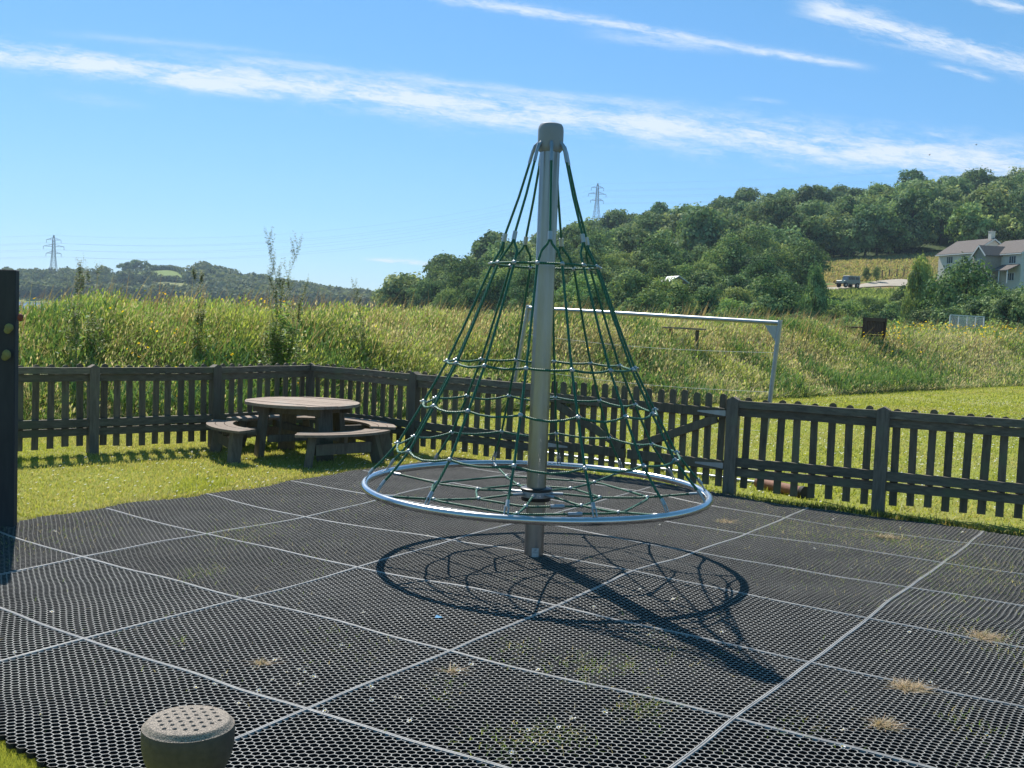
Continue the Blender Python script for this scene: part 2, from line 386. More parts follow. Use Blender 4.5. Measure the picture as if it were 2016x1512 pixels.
# ------------------------------------------------------------------ ground with the sea bank
def smooth(a, b, x):
    t = np.clip((x-a)/(b-a), 0, 1); return t*t*(3-2*t)
FOOT = np.array([(-40, 6.5), (-14, 9.0), (-9.5, 11.6), (-6.05, 13.3), (-4.16, 14.7), (-1.33, 17.4), (1.2, 20.2), (4.2, 22.3), (6.25, 24.8), (11.2, 30.0), (18.4, 37.0), (30, 49), (60, 78)])
def footd(X, Y):
    X = np.asarray(X, float); Y = np.asarray(Y, float); best = np.full(X.shape, 1e9); sg = np.zeros(X.shape)
    for (ax, ay), (bx, by) in zip(FOOT[:-1], FOOT[1:]):
        dx, dy = bx-ax, by-ay; L2 = dx*dx+dy*dy
        t = np.clip(((X-ax)*dx+(Y-ay)*dy)/L2, 0, 1); ex = X-ax-t*dx; ey = Y-ay-t*dy
        d = np.hypot(ex, ey); s = np.sign(dx*ey-dy*ex); m = d < best
        best = np.where(m, d, best); sg = np.where(m, s, sg)
    return best*sg
def vnoise(X, Y, s, seed=0):
    r = np.random.default_rng(seed).random((64, 64)); x = X*s; y = Y*s
    xi = np.floor(x).astype(int); yi = np.floor(y).astype(int); fx = x-xi; fy = y-yi; fx = fx*fx*(3-2*fx); fy = fy*fy*(3-2*fy)
    g = lambda i, j: r[i % 64, j % 64]
    return (g(xi, yi)*(1-fx)+g(xi+1, yi)*fx)*(1-fy)+(g(xi, yi+1)*(1-fx)+g(xi+1, yi+1)*fx)*fy
def groundz(X, Y):
    X = np.asarray(X, float); Y = np.asarray(Y, float)
    d = footd(X, Y); th = X/np.maximum(Y, 4)
    top = np.interp(th, [-.6, -.46, -.4, -.15, -.03, .05, .25, .36, .5], [1.05, 1.02, 1.22, 1.2, 1.18, 1.33, 1.45, 1.38, 1.54])
    z = top*smooth(-.1, 3.4, d) + .12*(vnoise(X, Y, .45, 3)-.5)*smooth(0, 2, d)
    back = np.where(th < -.02, -2.4, -.3); back = -2.4+2.1*smooth(-.04, .05, th)
    z = z+(back-top)*smooth(6.0, 11.5, d)
    z = z-.12*np.exp(-((X-11.7)**2+(Y-33.8)**2)/2.2)
    return z
xs = np.concatenate([[-600, -250, -120, -70, -45], np.arange(-34, 46.01, .5), [55, 70, 100, 200, 600]])
ys = np.concatenate([[-500, -150, -50, -20], np.arange(-8, 62.01, .5), [70]])
GX, GY = np.meshgrid(xs, ys); GZ = groundz(GX, GY)
nx, ny = len(xs), len(ys)
idx = np.arange(nx*ny).reshape(ny, nx)
F = np.stack([idx[:-1, :-1], idx[:-1, 1:], idx[1:, 1:], idx[1:, :-1]], -1).reshape(-1, 4)
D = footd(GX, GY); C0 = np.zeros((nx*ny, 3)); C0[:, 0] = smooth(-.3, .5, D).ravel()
# bare worn strip along the mat edge
EY = np.array([math.cos(-.585), math.sin(-.585)]); EX = np.array([-math.sin(-.585), math.cos(-.585)]); O0 = np.array([-3.300, 5.956])
def uv_of(X, Y): return (X-O0[0])*EY[0]+(Y-O0[1])*EY[1], (X-O0[0])*EX[0]+(Y-O0[1])*EX[1]
U_, V_ = uv_of(GX, GY)
C0[:, 1] = (np.exp(-((U_+1.35)/.22)**2)*(V_ < 6)*(V_ > .3)*.8).ravel()
ground = np_mesh('ground', np.stack([GX, GY, GZ], -1).reshape(-1, 3), F, M['lawn'], C0, smooth=True); tag(ground, kind='structure')

# ------------------------------------------------------------------ rubber mats
UL, VT, VB = -1.17, 6.62, -.91
obs = [(0, 1, 165, 1107), (0, 2, 407, 1057), (0, 3, 601, 1023), (1, 0, 169, 1266), (1, 1, 480, 1183), (1, 2, 706, 1123), (2, 0, 603, 1411), (2, 1, 885, 1292), (2, 2, 1096, 1202), (2, 3, 1248, 1131), (2, 4, 1367, 1093), (2, 5, 1470, 1057), (2, 6, 1548, 1026),
       (3, 1, 1451, 1432), (3, 2, 1598, 1310), (3, 3, 1710, 1222), (3, 4, 1793, 1166), (3, 5, 1857, 1117), (3, 6, 1906, 1075)]
ctrl = []
for i, j, px, py in obs:
    g = gr(px, py, .025); m = O0+EY*1.495*i+EX*1.0*j; ctrl.append((1.5*i, 1.0*j, g.x-m[0], g.y-m[1]))
ctrl = np.array(ctrl)
def warp(u, v):
    u = np.asarray(u, float); v = np.asarray(v, float)
    w = np.exp(-((u[..., None]-ctrl[:, 0])**2+(v[..., None]-ctrl[:, 1])**2)/(2*.42**2)); ws = w.sum(-1)+.08
    X = O0[0]+EY[0]*u*.99667+EX[0]*v+(w*ctrl[:, 2]).sum(-1)/ws
    Y = O0[1]+EY[1]*u*.99667+EX[1]*v+(w*ctrl[:, 3]).sum(-1)/ws
    X = X+.02*(vnoise(u, v, .9, 5)-.5); Y = Y+.05*(vnoise(u, v, 1.1, 6)-.5); X = X+.018*(vnoise(u, v, 3.1, 15)-.5); Y = Y+.022*(vnoise(u, v, 2.7, 16)-.5)
    Z = .007+.03*vnoise(u, v, .8, 8)+.004*vnoise(u, v, 3, 9)
    return X, Y, Z
TH = .023
def hexcells(i, j, N):
    p = 1.0/28; rp = p*.8660254
    cu = []; cv = []
    for r in range(48):
        uu = i*1.5+.0185+rp*(r+.0)
        off = 0 if r % 2 == 0 else p/2
        vv = j+.0172+off+p*np.arange(28 if r % 2 == 0 else 27)
        cu.append(np.full(len(vv), uu)); cv.append(vv)
    cu = np.concatenate(cu); cv = np.concatenate(cv)
    wob = .05*np.sin(cv*2.3)+.03*np.sin(cv*7.1+1); wobv = .05*np.sin(cu*2.1)+.03*np.sin(cu*6.3)
    k = (cu > UL+wob) & (cv < VT+wobv) & (cv > VB+wobv*.7)
    cu = cu[k]; cv = cv[k]; n = len(cu)
    if n == 0: return None
    # hexagon outline with a vertex pointing along u
    ang = np.arange(N)*2*np.pi/N
    hexr = (p/2)/np.cos((ang+np.pi/6) % (np.pi/3)-np.pi/6)        # vertices at 30 deg + k*60 measured from v axis
    du_o = np.sin(ang)*hexr; dv_o = np.cos(ang)*hexr
    inr = np.minimum(hexr-.0018, (p/2)*1.03)
    
    du_i = np.sin(ang)*inr; dv_i = np.cos(ang)*inr
    uo = cu[:, None]+du_o; vo = cv[:, None]+dv_o; ui = cu[:, None]+du_i; vi = cv[:, None]+dv_i
    X1, Y1, Z1 = warp(uo, vo); X2, Y2, Z2 = warp(ui, vi)
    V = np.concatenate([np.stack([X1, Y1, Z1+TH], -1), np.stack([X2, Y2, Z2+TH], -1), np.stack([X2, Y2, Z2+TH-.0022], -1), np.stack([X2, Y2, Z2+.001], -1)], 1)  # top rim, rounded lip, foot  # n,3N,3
    a = np.arange(N); b = (a+1) % N
    Fo = np.concatenate([np.stack([a, b, b+N, a+N], -1), np.stack([a+N, b+N, b+2*N, a+2*N], -1), np.stack([a+2*N, b+2*N, b+3*N, a+3*N], -1)], 0)
    F = (np.arange(n)[:, None, None]*4*N+Fo[None]).reshape(-1, 4)
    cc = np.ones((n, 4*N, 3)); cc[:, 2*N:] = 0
    return V.reshape(-1, 3), F, cc.reshape(-1, 3)
def strip(pu, pv, wu, wv, top):
    """flat rim along a polyline in mat space with a small drop at both sides"""
    X, Y, Z = warp(pu, pv); X2, Y2, Z2 = warp(pu+wu, pv+wv)
    n = len(pu); z = Z+TH+top; z2 = Z2+TH+top
    V = np.concatenate([np.stack([X, Y, z], -1), np.stack([X2, Y2, z2], -1), np.stack([X2, Y2, z2-.02], -1), np.stack([X, Y, z-.02], -1)])
    a = np.arange(n-1); F = np.concatenate([np.stack([a, a+1, a+1+n, a+n], -1), np.stack([a+n, a+1+n, a+1+2*n, a+2*n], -1), np.stack([a+3*n, a+1+3*n, a+1, a], -1)])
    return V, F
def on_screen(P):
    d = P[1]*cp-(P[2]-CH)*sp; u_ = P[1]*sp+(P[2]-CH)*cp
    if d < .5: return False
    x = 1008+FPX*(P[0]*cr+u_*sr)/d; y = 756-FPX*(-P[0]*sr+u_*cr)/d
    return -60 < x < 2076 and y < 1572
MATLAB = 'black honeycomb rubber grass mat tied edge to edge in the play area flooring'
for i in range(-1, 7):
    for j in range(-1, 7):
        uu, vv = np.meshgrid(np.linspace(i*1.5, i*1.5+1.5, 7), np.linspace(j, j+1, 5))
        X, Y, Z = warp(uu.ravel(), vv.ravel())
        if not any(on_screen((x, y, .02)) for x, y in zip(X, Y)): continue
        near = Y.min() < 5.6
        hc = hexcells(i, j, 12 if near else 6)
        if hc is None or len(hc[1]) < 600: continue
        root = thing('rubber_mat', (float(X.mean()), float(Y.mean()), 0), MATLAB, 'rubber mat', 'honeycomb rubber mats of the play area floor')
        o0 = np.array(root.location)
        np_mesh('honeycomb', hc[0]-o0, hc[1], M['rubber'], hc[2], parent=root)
        Vs = []; Fs = []; k = 0
        hw = .0075
        u0 = max(i*1.5, UL); v1 = min(j+1, VT); v0 = max(j, VB)
        nu, nv = 26, 18
        def add(V, F):
            global k_
            Vs.append(V); Fs.append(F+k_); k_ += len(V)
        k_ = 0
        us = np.linspace(u0, i*1.5+1.5, nu); vs_ = np.linspace(v0, v1, nv)
        gap = .0012
        if i*1.5 >= UL: add(*strip(np.full(nv, i*1.5+gap), vs_, hw, 0, .0018))
        add(*strip(np.full(nv, i*1.5+1.5-gap-hw), vs_, hw, 0, .0018))
        if j >= VB: add(*strip(us, np.full(nu, j+gap), 0, hw, .0008))
        if j+1 <= VT: add(*strip(us, np.full(nu, j+1-gap-hw), 0, hw, .0008))
        np_mesh('rim', np.concatenate(Vs)-o0, np.concatenate(Fs), M['seam'], parent=root)
# dark earth under the mats
uu, vv = np.meshgrid(np.linspace(UL-.02, 10.6, 60), np.linspace(VB-.02, VT+.02, 45))
X = O0[0]+EY[0]*uu+EX[0]*vv; Y = O0[1]+EY[1]*uu+EX[1]*vv
wobu = np.where(uu < UL, .05*np.sin(vv*2.3)+.03*np.sin(vv*7.1+1), 0)
X = X+EY[0]*wobu; Y = Y+EY[1]*wobu
ii = np.arange(uu.size).reshape(uu.shape)
Fq = np.stack([ii[:-1, :-1], ii[:-1, 1:], ii[1:, 1:], ii[1:, :-1]], -1).reshape(-1, 4)
tag(np_mesh('soil', np.stack([X, Y, np.full_like(X, .004)], -1).reshape(-1, 3), Fq, M['soil']), kind='structure')

def mattop(x, y):
    u, v = uv_of(np.asarray(x, float), np.asarray(y, float)); return warp(u, v)[2]+TH
# ------------------------------------------------------------------ grass geometry
def blades(name, X, Y, Z, H, W, lean, colb, colt, mat, seg=3, bend=.35, flat=None):
    n = len(X); ang = rng.random(n)*2*np.pi; du = np.cos(ang)*W/2; dv = np.sin(ang)*W/2
    lx = lean[0]+rng.normal(0, bend*.5, n); ly = lean[1]+rng.normal(0, bend*.5, n)
    rows = []; cols = []
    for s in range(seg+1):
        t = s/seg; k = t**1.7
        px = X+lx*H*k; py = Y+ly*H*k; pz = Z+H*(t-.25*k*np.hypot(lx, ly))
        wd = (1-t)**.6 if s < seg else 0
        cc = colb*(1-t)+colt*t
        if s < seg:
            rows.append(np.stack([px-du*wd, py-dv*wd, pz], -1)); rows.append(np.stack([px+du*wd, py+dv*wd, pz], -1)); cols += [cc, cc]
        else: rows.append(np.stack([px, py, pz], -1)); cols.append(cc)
    nv = 2*seg+1; V = np.stack(rows, 1).reshape(-1, 3); Cc = np.stack(cols, 1).reshape(-1, 3)
    tri = []
    for s in range(seg-1):
        a = 2*s; tri += [(a, a+1, a+3), (a, a+3, a+2)]
    tri.append((2*seg-2, 2*seg-1, 2*seg)); tri = np.array(tri)
    F = (np.arange(n)[:, None, None]*nv+tri[None]).reshape(-1, 3)
    return np_mesh(name, V, F, mat, Cc)
def palette(n, cols, w):
    c = np.array(cols)[rng.choice(len(cols), n, p=np.array(w)/sum(w))]; return c*(.75+.5*rng.random((n, 1)))

def view_ok(X, Y, margin=.03):
    th = X/np.maximum(Y, .3); return (th > -.52-margin) & (th < .5+margin+.02)
def in_mat(X, Y, m=0.0):
    u, v = uv_of(X, Y); wob = .05*np.sin(v*2.3)+.03*np.sin(v*7.1+1); wobv = .05*np.sin(u*2.1)+.03*np.sin(u*6.3)
    return (u > UL+wob-m) & (v < VT+wobv+m) & (v > VB+wobv*.7-m)
# short mown turf: near tufts, inside and outside the fence
def turf(n, x0, x1, y0, y1, h, w, name, dens=None):
    X = x0+rng.random(n)*(x1-x0); Y = y0+rng.random(n)*(y1-y0)
    k = view_ok(X, Y) & ~in_mat(X, Y, -.03) & (footd(X, Y) < .1)
    X = X[k]; Y = Y[k]; n = len(X)
    pat = vnoise(X, Y, 1.3, 12); dry = vnoise(X, Y, .7, 13)
    cb = palette(n, [(.24, .29, .045), (.33, .36, .06), (.42, .38, .13)], [3, 3, 1])
    dm = (dry > np.where(X < 0, .48, .62))[:, None]; ct = np.where(dm & (rng.random((n, 1)) < .6), np.array([.6, .5, .26]), np.array([.42, .45, .09]))*(.7+.6*rng.random((n, 1)))
    o = blades(name, X, Y, groundz(X, Y)-.003, h*(.5+rng.random(n)*.8)*(.7+.6*pat), np.full(n, w), (.15, .05), cb, ct, M['blade'], 1, .9)
    return tag(o, kind='stuff')
tag(turf(130000, -6.5, 0, 7.2, 14.5, .035, .009, 'lawn_grass'), 'short mown grass with straw patches on the lawn inside the left fence', 'grass')
tag(turf(170000, -3, 12, 7.6, 25, .04, .016, 'lawn_grass'), 'short mown grass on the lawn beyond the right fence', 'grass')
tag(turf(90000, 2, 22, 19, 41, .05, .03, 'lawn_grass'), 'short mown grass of the far lawn at the foot of the bank', 'grass')
tag(turf(120000, -2.1, -1.2, 3.4, 4.1, .03, .0035, 'lawn_grass'), 'tuft of sunlit grass at the near left mat corner', 'grass')
# taller fringe of grass along the mat edges
def fringe():
    n = 9000; t = rng.random(n)
    left = rng.random(n) < .45
    v = np.where(left, .5+t*6.1, VT+.02+rng.normal(0, .05, n)); u = np.where(left, UL-.02+rng.normal(0, .035, n), UL+t*9)
    w1 = .05*np.sin(v*2.3)+.03*np.sin(v*7.1+1); w2 = .05*np.sin(u*2.1)+.03*np.sin(u*6.3)
    u = np.where(left, u+w1, u); v = np.where(left, v, v+w2)
    X = O0[0]+EY[0]*u+EX[0]*v; Y = O0[1]+EY[1]*u+EX[1]*v
    cb = palette(n, [(.08, .11, .02), (.14, .16, .03), (.25, .19, .08)], [3, 3, 2])
    o = blades('edge_grass', X, Y, np.zeros(n), .03+.05*rng.random(n), np.full(n, .008), (.1, 0), cb, cb*1.4, M['blade'], 2, .8)
    tag(o, 'uneven fringe of longer grass growing over the mat edges', 'grass', kind='stuff')
fringe()
# grass growing up through the mats in patches
def matgrass():
    PX = [(470, 1065, 45, 130), (400, 1135, 25, 60), (150, 1060, 60, 60), (1150, 1335, 60, 160), (1270, 1415, 50, 60), (1010, 1300, 60, 60), (1530, 1045, 50, 160), (1720, 1055, 60, 200), (1860, 1135, 60, 160),
          (1950, 1145, 50, 140), (1590, 1070, 60, 80), (1880, 1180, 40, 60), (990, 1490, 60, 90), (1080, 1470, 50, 60), (1300, 1300, 80, 60), (640, 1270, 50, 25), (870, 1385, 50, 40), (350, 1280, 15, 20), (1740, 1170, 60, 60), (1960, 1100, 60, 120), (1800, 1090, 50, 120), (1690, 1110, 50, 90), (1250, 1420, 40, 60), (700, 1300, 60, 40), (1600, 1150, 60, 60), (600, 1100, 70, 50), (1130, 1480, 50, 50),
          (1940, 1270, 40, 80), (1580, 1455, 60, 40), (1900, 1450, 60, 60), (60, 1080, 60, 60), (1460, 1000, 50, 90), (1430, 1060, 60, 80), (750, 1000, 60, 70), (1650, 1000, 60, 60), (1030, 1010, 60, 50), (1230, 1330, 30, 40), (520, 1000, 70, 60)]
    X = []; Y = []
    for px, py, s, n in PX:
        g = gr(px, py); sc_ = s/FPX*g.y
        X.append(g.x+rng.normal(0, sc_*(.6 if g.y < 5.5 else 1), int(n*(1.8 if g.y < 5.5 else 5)))); Y.append(g.y+rng.normal(0, sc_*(.9 if g.y < 5.5 else 2.0), int(n*(1.8 if g.y < 5.5 else 5))))
    X.append(rng.random(900)*8-3.5); Y.append(rng.random(900)*8+3.6)
    X = np.concatenate(X); Y = np.concatenate(Y); k = in_mat(X, Y, -.05); X = X[k]; Y = Y[k]; n = len(X)
    cb = palette(n, [(.15, .24, .05), (.23, .28, .08), (.4, .34, .2)], [3, 3, 3])
    o = blades('mat_grass', X, Y, mattop(X, Y)-.018, .02+.032*rng.random(n), np.full(n, .0045), (.1, 0), cb, cb*1.3, M['blade'], 2, 1.4)
    tag(o, 'sparse green grass sprouting through the honeycomb mats', 'grass', kind='stuff')
matgrass()
# meadow on the bank
def meadow():
    Xs = []; Ys = []
    def reg(x0, x1, y0, y1, n, dmin=-.1, dmax=6.2):
        X = x0+rng.random(n)*(x1-x0); Y = y0+rng.random(n)*(y1-y0); d = footd(X, Y); k = (d > dmin) & (d < dmax) & view_ok(X, Y, .06); Xs.append(X[k]); Ys.append(Y[k])
    reg(-13, 2, 11.5, 25, 330000); reg(-2, 13, 17, 36, 240000, -.1, 5.8); reg(8, 32, 24, 56, 220000, -.1, 5.8)
    X = np.concatenate(Xs); Y = np.concatenate(Ys); n = len(X)
    d = footd(X, Y); a = vnoise(X, Y, .5, 21); b = vnoise(X, Y, 1.1, 22); c = vnoise(X+40, Y, .35, 23)
    th = X/Y
    green = np.array([.19, .29, .075]); dkg = np.array([.10, .18, .055]); yel = np.array([.34, .39, .09]); tan = np.array([.5, .43, .29])
    wg = np.clip(1.6*(a-.35)+np.where(th < -.2, .35, 0), .05, 1); wt = np.clip(2.0*(c-.42), .03, 1)*np.where(th < -.25, .4, 1.25); wt = wt+1.1*np.exp(-((th-.06)/.09)**2)*(c > .3)+.9*np.exp(-((th-.41)/.07)**2)*(d < 3.2); wy = np.clip(1.5*(b-.3), .1, 1)*np.where(th > 0, 1.5, .7); wd = np.where(d < .5, 1.0, .18)+.4*(a > .72)
    W = np.stack([wg, wt, wy, wd], -1); W /= W.sum(1, keepdims=True); cs = W.cumsum(1); r = rng.random(n)[:, None]; ch = (r > cs).sum(1)
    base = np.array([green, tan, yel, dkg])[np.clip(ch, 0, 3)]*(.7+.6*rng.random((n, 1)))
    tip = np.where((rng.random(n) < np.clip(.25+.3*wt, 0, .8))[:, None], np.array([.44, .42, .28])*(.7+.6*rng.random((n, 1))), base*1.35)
    H = (.30+.38*rng.random(n)**1.5)*(.65+.6*b)*np.where(d < .4, .65, 1)*np.where(th > .15, .8, 1.0)*.86
    Wd = .0045+.0005*Y
    Wd = np.where(rng.random(n) < .2, Wd*1.8, Wd)
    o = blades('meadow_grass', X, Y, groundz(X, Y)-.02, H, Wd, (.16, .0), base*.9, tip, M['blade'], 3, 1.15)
    tag(o, 'tall rough meadow grass, green, yellow and tan, covering the bank', 'meadow grass', kind='stuff')
    # seed heads: small ragged tufts at the top of many blades
    k = rng.choice(n, 130000, replace=False); m = len(k); sx = .012+.0007*Y[k]
    P = np.stack([X[k]+.1*H[k]+rng.normal(0, .05, m), Y[k]+rng.normal(0, .05, m), groundz(X[k], Y[k])+H[k]*(.72+.3*rng.random(m))], -1)
    a_ = rng.random(m)*6.28; tl_ = rng.normal(.5, .5, m); up_ = np.stack([tl_*sx, rng.normal(0, .5, m)*sx, sx*2.6], -1); sd_ = np.stack([np.cos(a_)*sx*.5, np.sin(a_)*sx*.5, np.zeros(m)], -1)
    q = np.stack([P-up_*.5, P+sd_, P+up_*.5, P-sd_], 1).reshape(-1, 3)
    cc = np.where((rng.random(m) < .5)[:, None], base[k]*1.25, palette(m, [(.5, .47, .34), (.42, .43, .25), (.36, .29, .22), (.32, .4, .15)], [3, 3, 1, 3]))
    lf = (th[k] < -.12)[:, None]; cc = np.where(lf & (rng.random((m, 1)) < .6), base[k]*1.15, cc)
    tag(np_mesh('seed_heads', q, np.arange(m*4).reshape(-1, 4), M['blade'], np.repeat(cc, 4, 0)), 'feathery tan and green seed heads across the top of the bank meadow', 'meadow grass', kind='stuff')
    # seed stalks standing above the rest
    k = rng.choice(n, 5200, replace=False); k = k[(d[k] > 1.5)]
    m = len(k); cc = palette(m, [(.36, .27, .15), (.28, .26, .12), (.25, .17, .12)], [2, 1, 1])
    o = blades('seed_stalks', X[k], Y[k], groundz(X[k], Y[k]), .6+.45*rng.random(m)**2, .007+.0006*Y[k], (.28, 0), cc*.7, cc, M['blade'], 4, .3)
    tag(o, 'thin tan seed stalks nodding above the meadow on the bank', 'meadow grass', kind='stuff')
    # broad leafy weeds
    k = rng.choice(n, 90000, replace=False); k = k[(vnoise(X[k], Y[k], .9, 31) > .6) & (d[k] < 5)]
    m = len(k); cc = palette(m, [(.1, .19, .06), (.16, .26, .07)], [2, 1])
    o = blades('broadleaf_weeds', X[k]+rng.normal(0, .05, m), Y[k], groundz(X[k], Y[k])+.4*rng.random(m), .12+.15*rng.random(m), np.full(m, .035), (.1, 0), cc, cc*1.2, M['leaf'], 2, 1.2)
    tag(o, 'broad leafy green weeds scattered through the bank meadow', 'weeds', kind='stuff')
    # yellow flowers
    k = rng.choice(n, 9000, replace=False); f = vnoise(X[k], Y[k], .8, 41)
    keep = ((f > .7) & (th[k] < -.2) & (rng.random(len(k)) < .6)) | ((th[k] > .33) & (d[k] > 2.2) & (f > .3)) | (rng.random(len(k)) < .015)
    k = k[keep & (d[k] > .3)]; m = len(k)
    FX = X[k]; FY = Y[k]; FZ = groundz(FX, FY)+.25+.42*rng.random(m); s = .012+.0006*FY
    an = rng.random(m)*6.28; q = np.stack([np.stack([FX+s*np.cos(an+j*np.pi/2), FY+s*np.sin(an+j*np.pi/2)*.6, FZ+s*.7*np.sin(an*3+j*np.pi/2)], -1) for j in range(4)], 1).reshape(-1, 3)
    Fq = np.arange(m*4).reshape(-1, 4); cc = np.repeat(palette(m, [(.75, .55, .03), (.7, .42, .03)], [3, 1]), 4, 0)
    tag(np_mesh('yellow_wildflowers', q, Fq, M['blade'], cc), 'small yellow wildflowers dotted through the bank meadow', 'wildflowers', kind='stuff')
meadow()
# daisies in the far lawn
def lawn_daisies():
    n = 5200; X = -2+rng.random(n)*16; Y = 10+rng.random(n)*17; k = (footd(X, Y) < -.6) & ~in_mat(X, Y) & (vnoise(X, Y, 1.4, 51) > .4); X = X[k]; Y = Y[k]
    n2 = 260; X = np.concatenate([X, -4.6+rng.random(n2)*3.5]); Y = np.concatenate([Y, 8.2+rng.random(n2)*4]); k = ~in_mat(X, Y, .02); X = X[k]; Y = Y[k]
    m = len(X); s = .009+.004*rng.random(m); Z = np.full(m, .03)
    q = np.stack([np.stack([X+s*np.cos(j*1.047), Y+s*np.sin(j*1.047), Z+s*.35*np.sin(j*1.047+1)], -1) for j in range(6)], 1).reshape(-1, 3)
    cc = np.full((m*6, 3), .75)
    tag(np_mesh('lawn_daisies', q, np.arange(m*6).reshape(-1, 6), M['blade'], cc), 'tiny white daisies scattered over the lawns', 'daisies', kind='stuff')
lawn_daisies()

# ------------------------------------------------------------------ spinning net climber
def net_climber():
    px, py = .195, 7.183
    root = thing('net_climber', (px, py, .02), 'cone shaped spinning rope net on a tall steel pole with a steel ring', 'net climber')
    P = lambda r, a, z: Vector((px+r*math.cos(a), py+r*math.sin(a), z))
    up_ = MB(); prof = []
    seg = 48; vs = []
    for z in (.50, 2.84):
        for k in range(seg):
            a = 2*math.pi*k/seg; r = .067*(1-.035*(k % 12 in (0, 1))); vs.append(P(r, a+.5, z))
    up_.add(vs, [(k, (k+1) % seg, seg+(k+1) % seg, seg+k) for k in range(seg)]); up_.build('pole', M['steel'], root, True)
    lo = MB().lathe([(.066, .0), (.066, .44)], (px, py, .0), 40); b_ = lo.build('pole_base', M['steel'], root, True)
    pl = MB(); a0 = -1.45
    c = P(.0665, a0, .085); m = Matrix.Rotation(a0-math.pi/2+math.pi, 3, 'Z'); m = Matrix.Rotation(a0+math.pi/2, 3, 'Z')
    pl.box(c, (.048, .006, .062), m, .001); pl.build('maker_plate', M['plate'], root)
    mk = MB(); mk.box(P(.0705, a0, .105), (.012, .002, .008), m); mk.box(P(.0705, a0, .088), (.03, .002, .002), m); mk.build('engraving', M['capgrey'], root)
    cap = MB().lathe([(.07, 2.80), (.086, 2.82), (.0865, 2.84), (.0865, 2.945), (.083, 2.968), (.073, 2.985), (.05, 2.994), (.001, 2.998)], (px, py, 0), 40); cap.build('pole_cap', M['capgrey'], root, True)
    hub = MB().lathe([(.070, .435), (.098, .438), (.102, .45), (.102, .462)], (px, py, 0), 40); hub.build('lower_collar', M['blackplastic'], root, True)
    hub = MB().lathe([(.098, .462), (.100, .464), (.100, .502), (.098, .504)], (px, py, 0), 40); hub.build('hub', M['galv'], root, True)
    hub = MB().lathe([(.106, .504), (.108, .506), (.108, .522), (.100, .526), (.068, .528)], (px, py, 0), 40); hub.build('upper_collar', M['blackplastic'], root, True)
    ring = MB().tube([P(1.172, 2*math.pi*k/120, .522) for k in range(120)], .0255, 14, True); ring.build('steel_ring', M['ring'], root, True)
    base = R(-99.9); st = 2*math.pi/14
    loops = [(.36, 2.04), (.64, 1.37), (.79, 1.09), (.955, .80)]
    ra = [base+k*st for k in range(14)]
    # seven head ropes, each splits in two
    for k in range(7):
        a = base+st*(2*k+.5); br = MB()
        br.tube([P(.082, a, 2.86), P(.102, a, 2.84), P(.118, a, 2.80)], [.012, .014, .012], 8)
        br.tube([P(.116, a, 2.81), P(.138, a, 2.725)], .0115, 8); br.build('head_bracket', M['galv'], root, True)
        hr = MB(); hr.tube([P(.13, a, 2.75), P(.20, a, 2.5), P(.288, a, 2.235)], .0085, 8); hr.build('head_rope', M['rope'], root, True)
        fe = MB(); fe.tube([P(.283, a, 2.25), P(.295, a, 2.195)], .0155, 8); fe.build('ferrule', M['knot'], root, True)
        for s in (-.5, .5):
            aa = base+st*(2*k+.5+s); pts = []
            pts += [P(.290, a, 2.215), P(.298, a+s*.10, 2.17), P(.315, a+s*.35, 2.12), P(.36, aa, 2.04)]
            pts += [P(.45, aa, 1.82), P(.545, aa, 1.59), P(.64, aa, 1.37), P(.715, aa, 1.23), P(.79, aa, 1.09), P(.872, aa, .945), P(.955, aa, .80), P(1.06, aa, .675), P(1.128, aa, .605)]
            vr = MB(); vr.tube(pts, .0085, 8); vr.build('net_rope', M['rope'], root, True)
            cl = MB(); cl.tube([P(1.115, aa, .62), P(1.143, aa, .585)], .0125, 8)
            for q in (-.011, .011):
                w = Vector((-math.sin(aa), math.cos(aa), 0))*q
                cl.tube([P(1.138, aa, .592)+w, P(1.166, aa, .548)+w], .005, 6)
            cl.build('rope_clamp', M['knot'], root, True)
    for li, (r, z) in enumerate(loops):
        pts = []; rs = np.random.default_rng(li+2)
        gap = None
        for k in range(14):
            a = ra[k]; sag = (0, .012, .02, .024)[li]; out = (0, .0, .012, .02)[li]
            mz = -sag*(.5+rs.random()); mo = out*(.4+rs.random())
            pts.append(P(r, a, z+.0))
            for t in (.25, .5, .75):
                bb = math.sin(math.pi*t); pts.append(P(r+mo*bb, a+st*t, z+mz*bb))
        lp = MB(); lp.tube(pts, .0078, 8, True); lp.build('hoop_rope', M['rope'], root, True)
        for k in range(14):
            kn = MB(); kn.ball(P(r+.002, ra[k], z), .0175, 8, 6, (1, 1, .95)); kn.tube([P(r+.016, ra[k], z), P(r+.027, ra[k], z)], .006, 6); kn.build('net_knot', M['knot'], root, True)
    # floor of the net
    fa = [base+2*k*st for k in range(7)]
    for a in fa:
        r_ = MB(); r_.tube([P(.15, a, .487), P(.42, a, .468), P(.72, a, .475), P(1.09, a, .515)], .0078, 8); r_.build('floor_rope', M['rope'], root, True)
        f_ = MB(); f_.tube([P(.095, a, .484), P(.185, a, .484)], .0115, 8); f_.tube([P(1.06, a, .512), P(1.155, a, .52)], .0115, 8); f_.build('floor_ferrule', M['knot'], root, True)
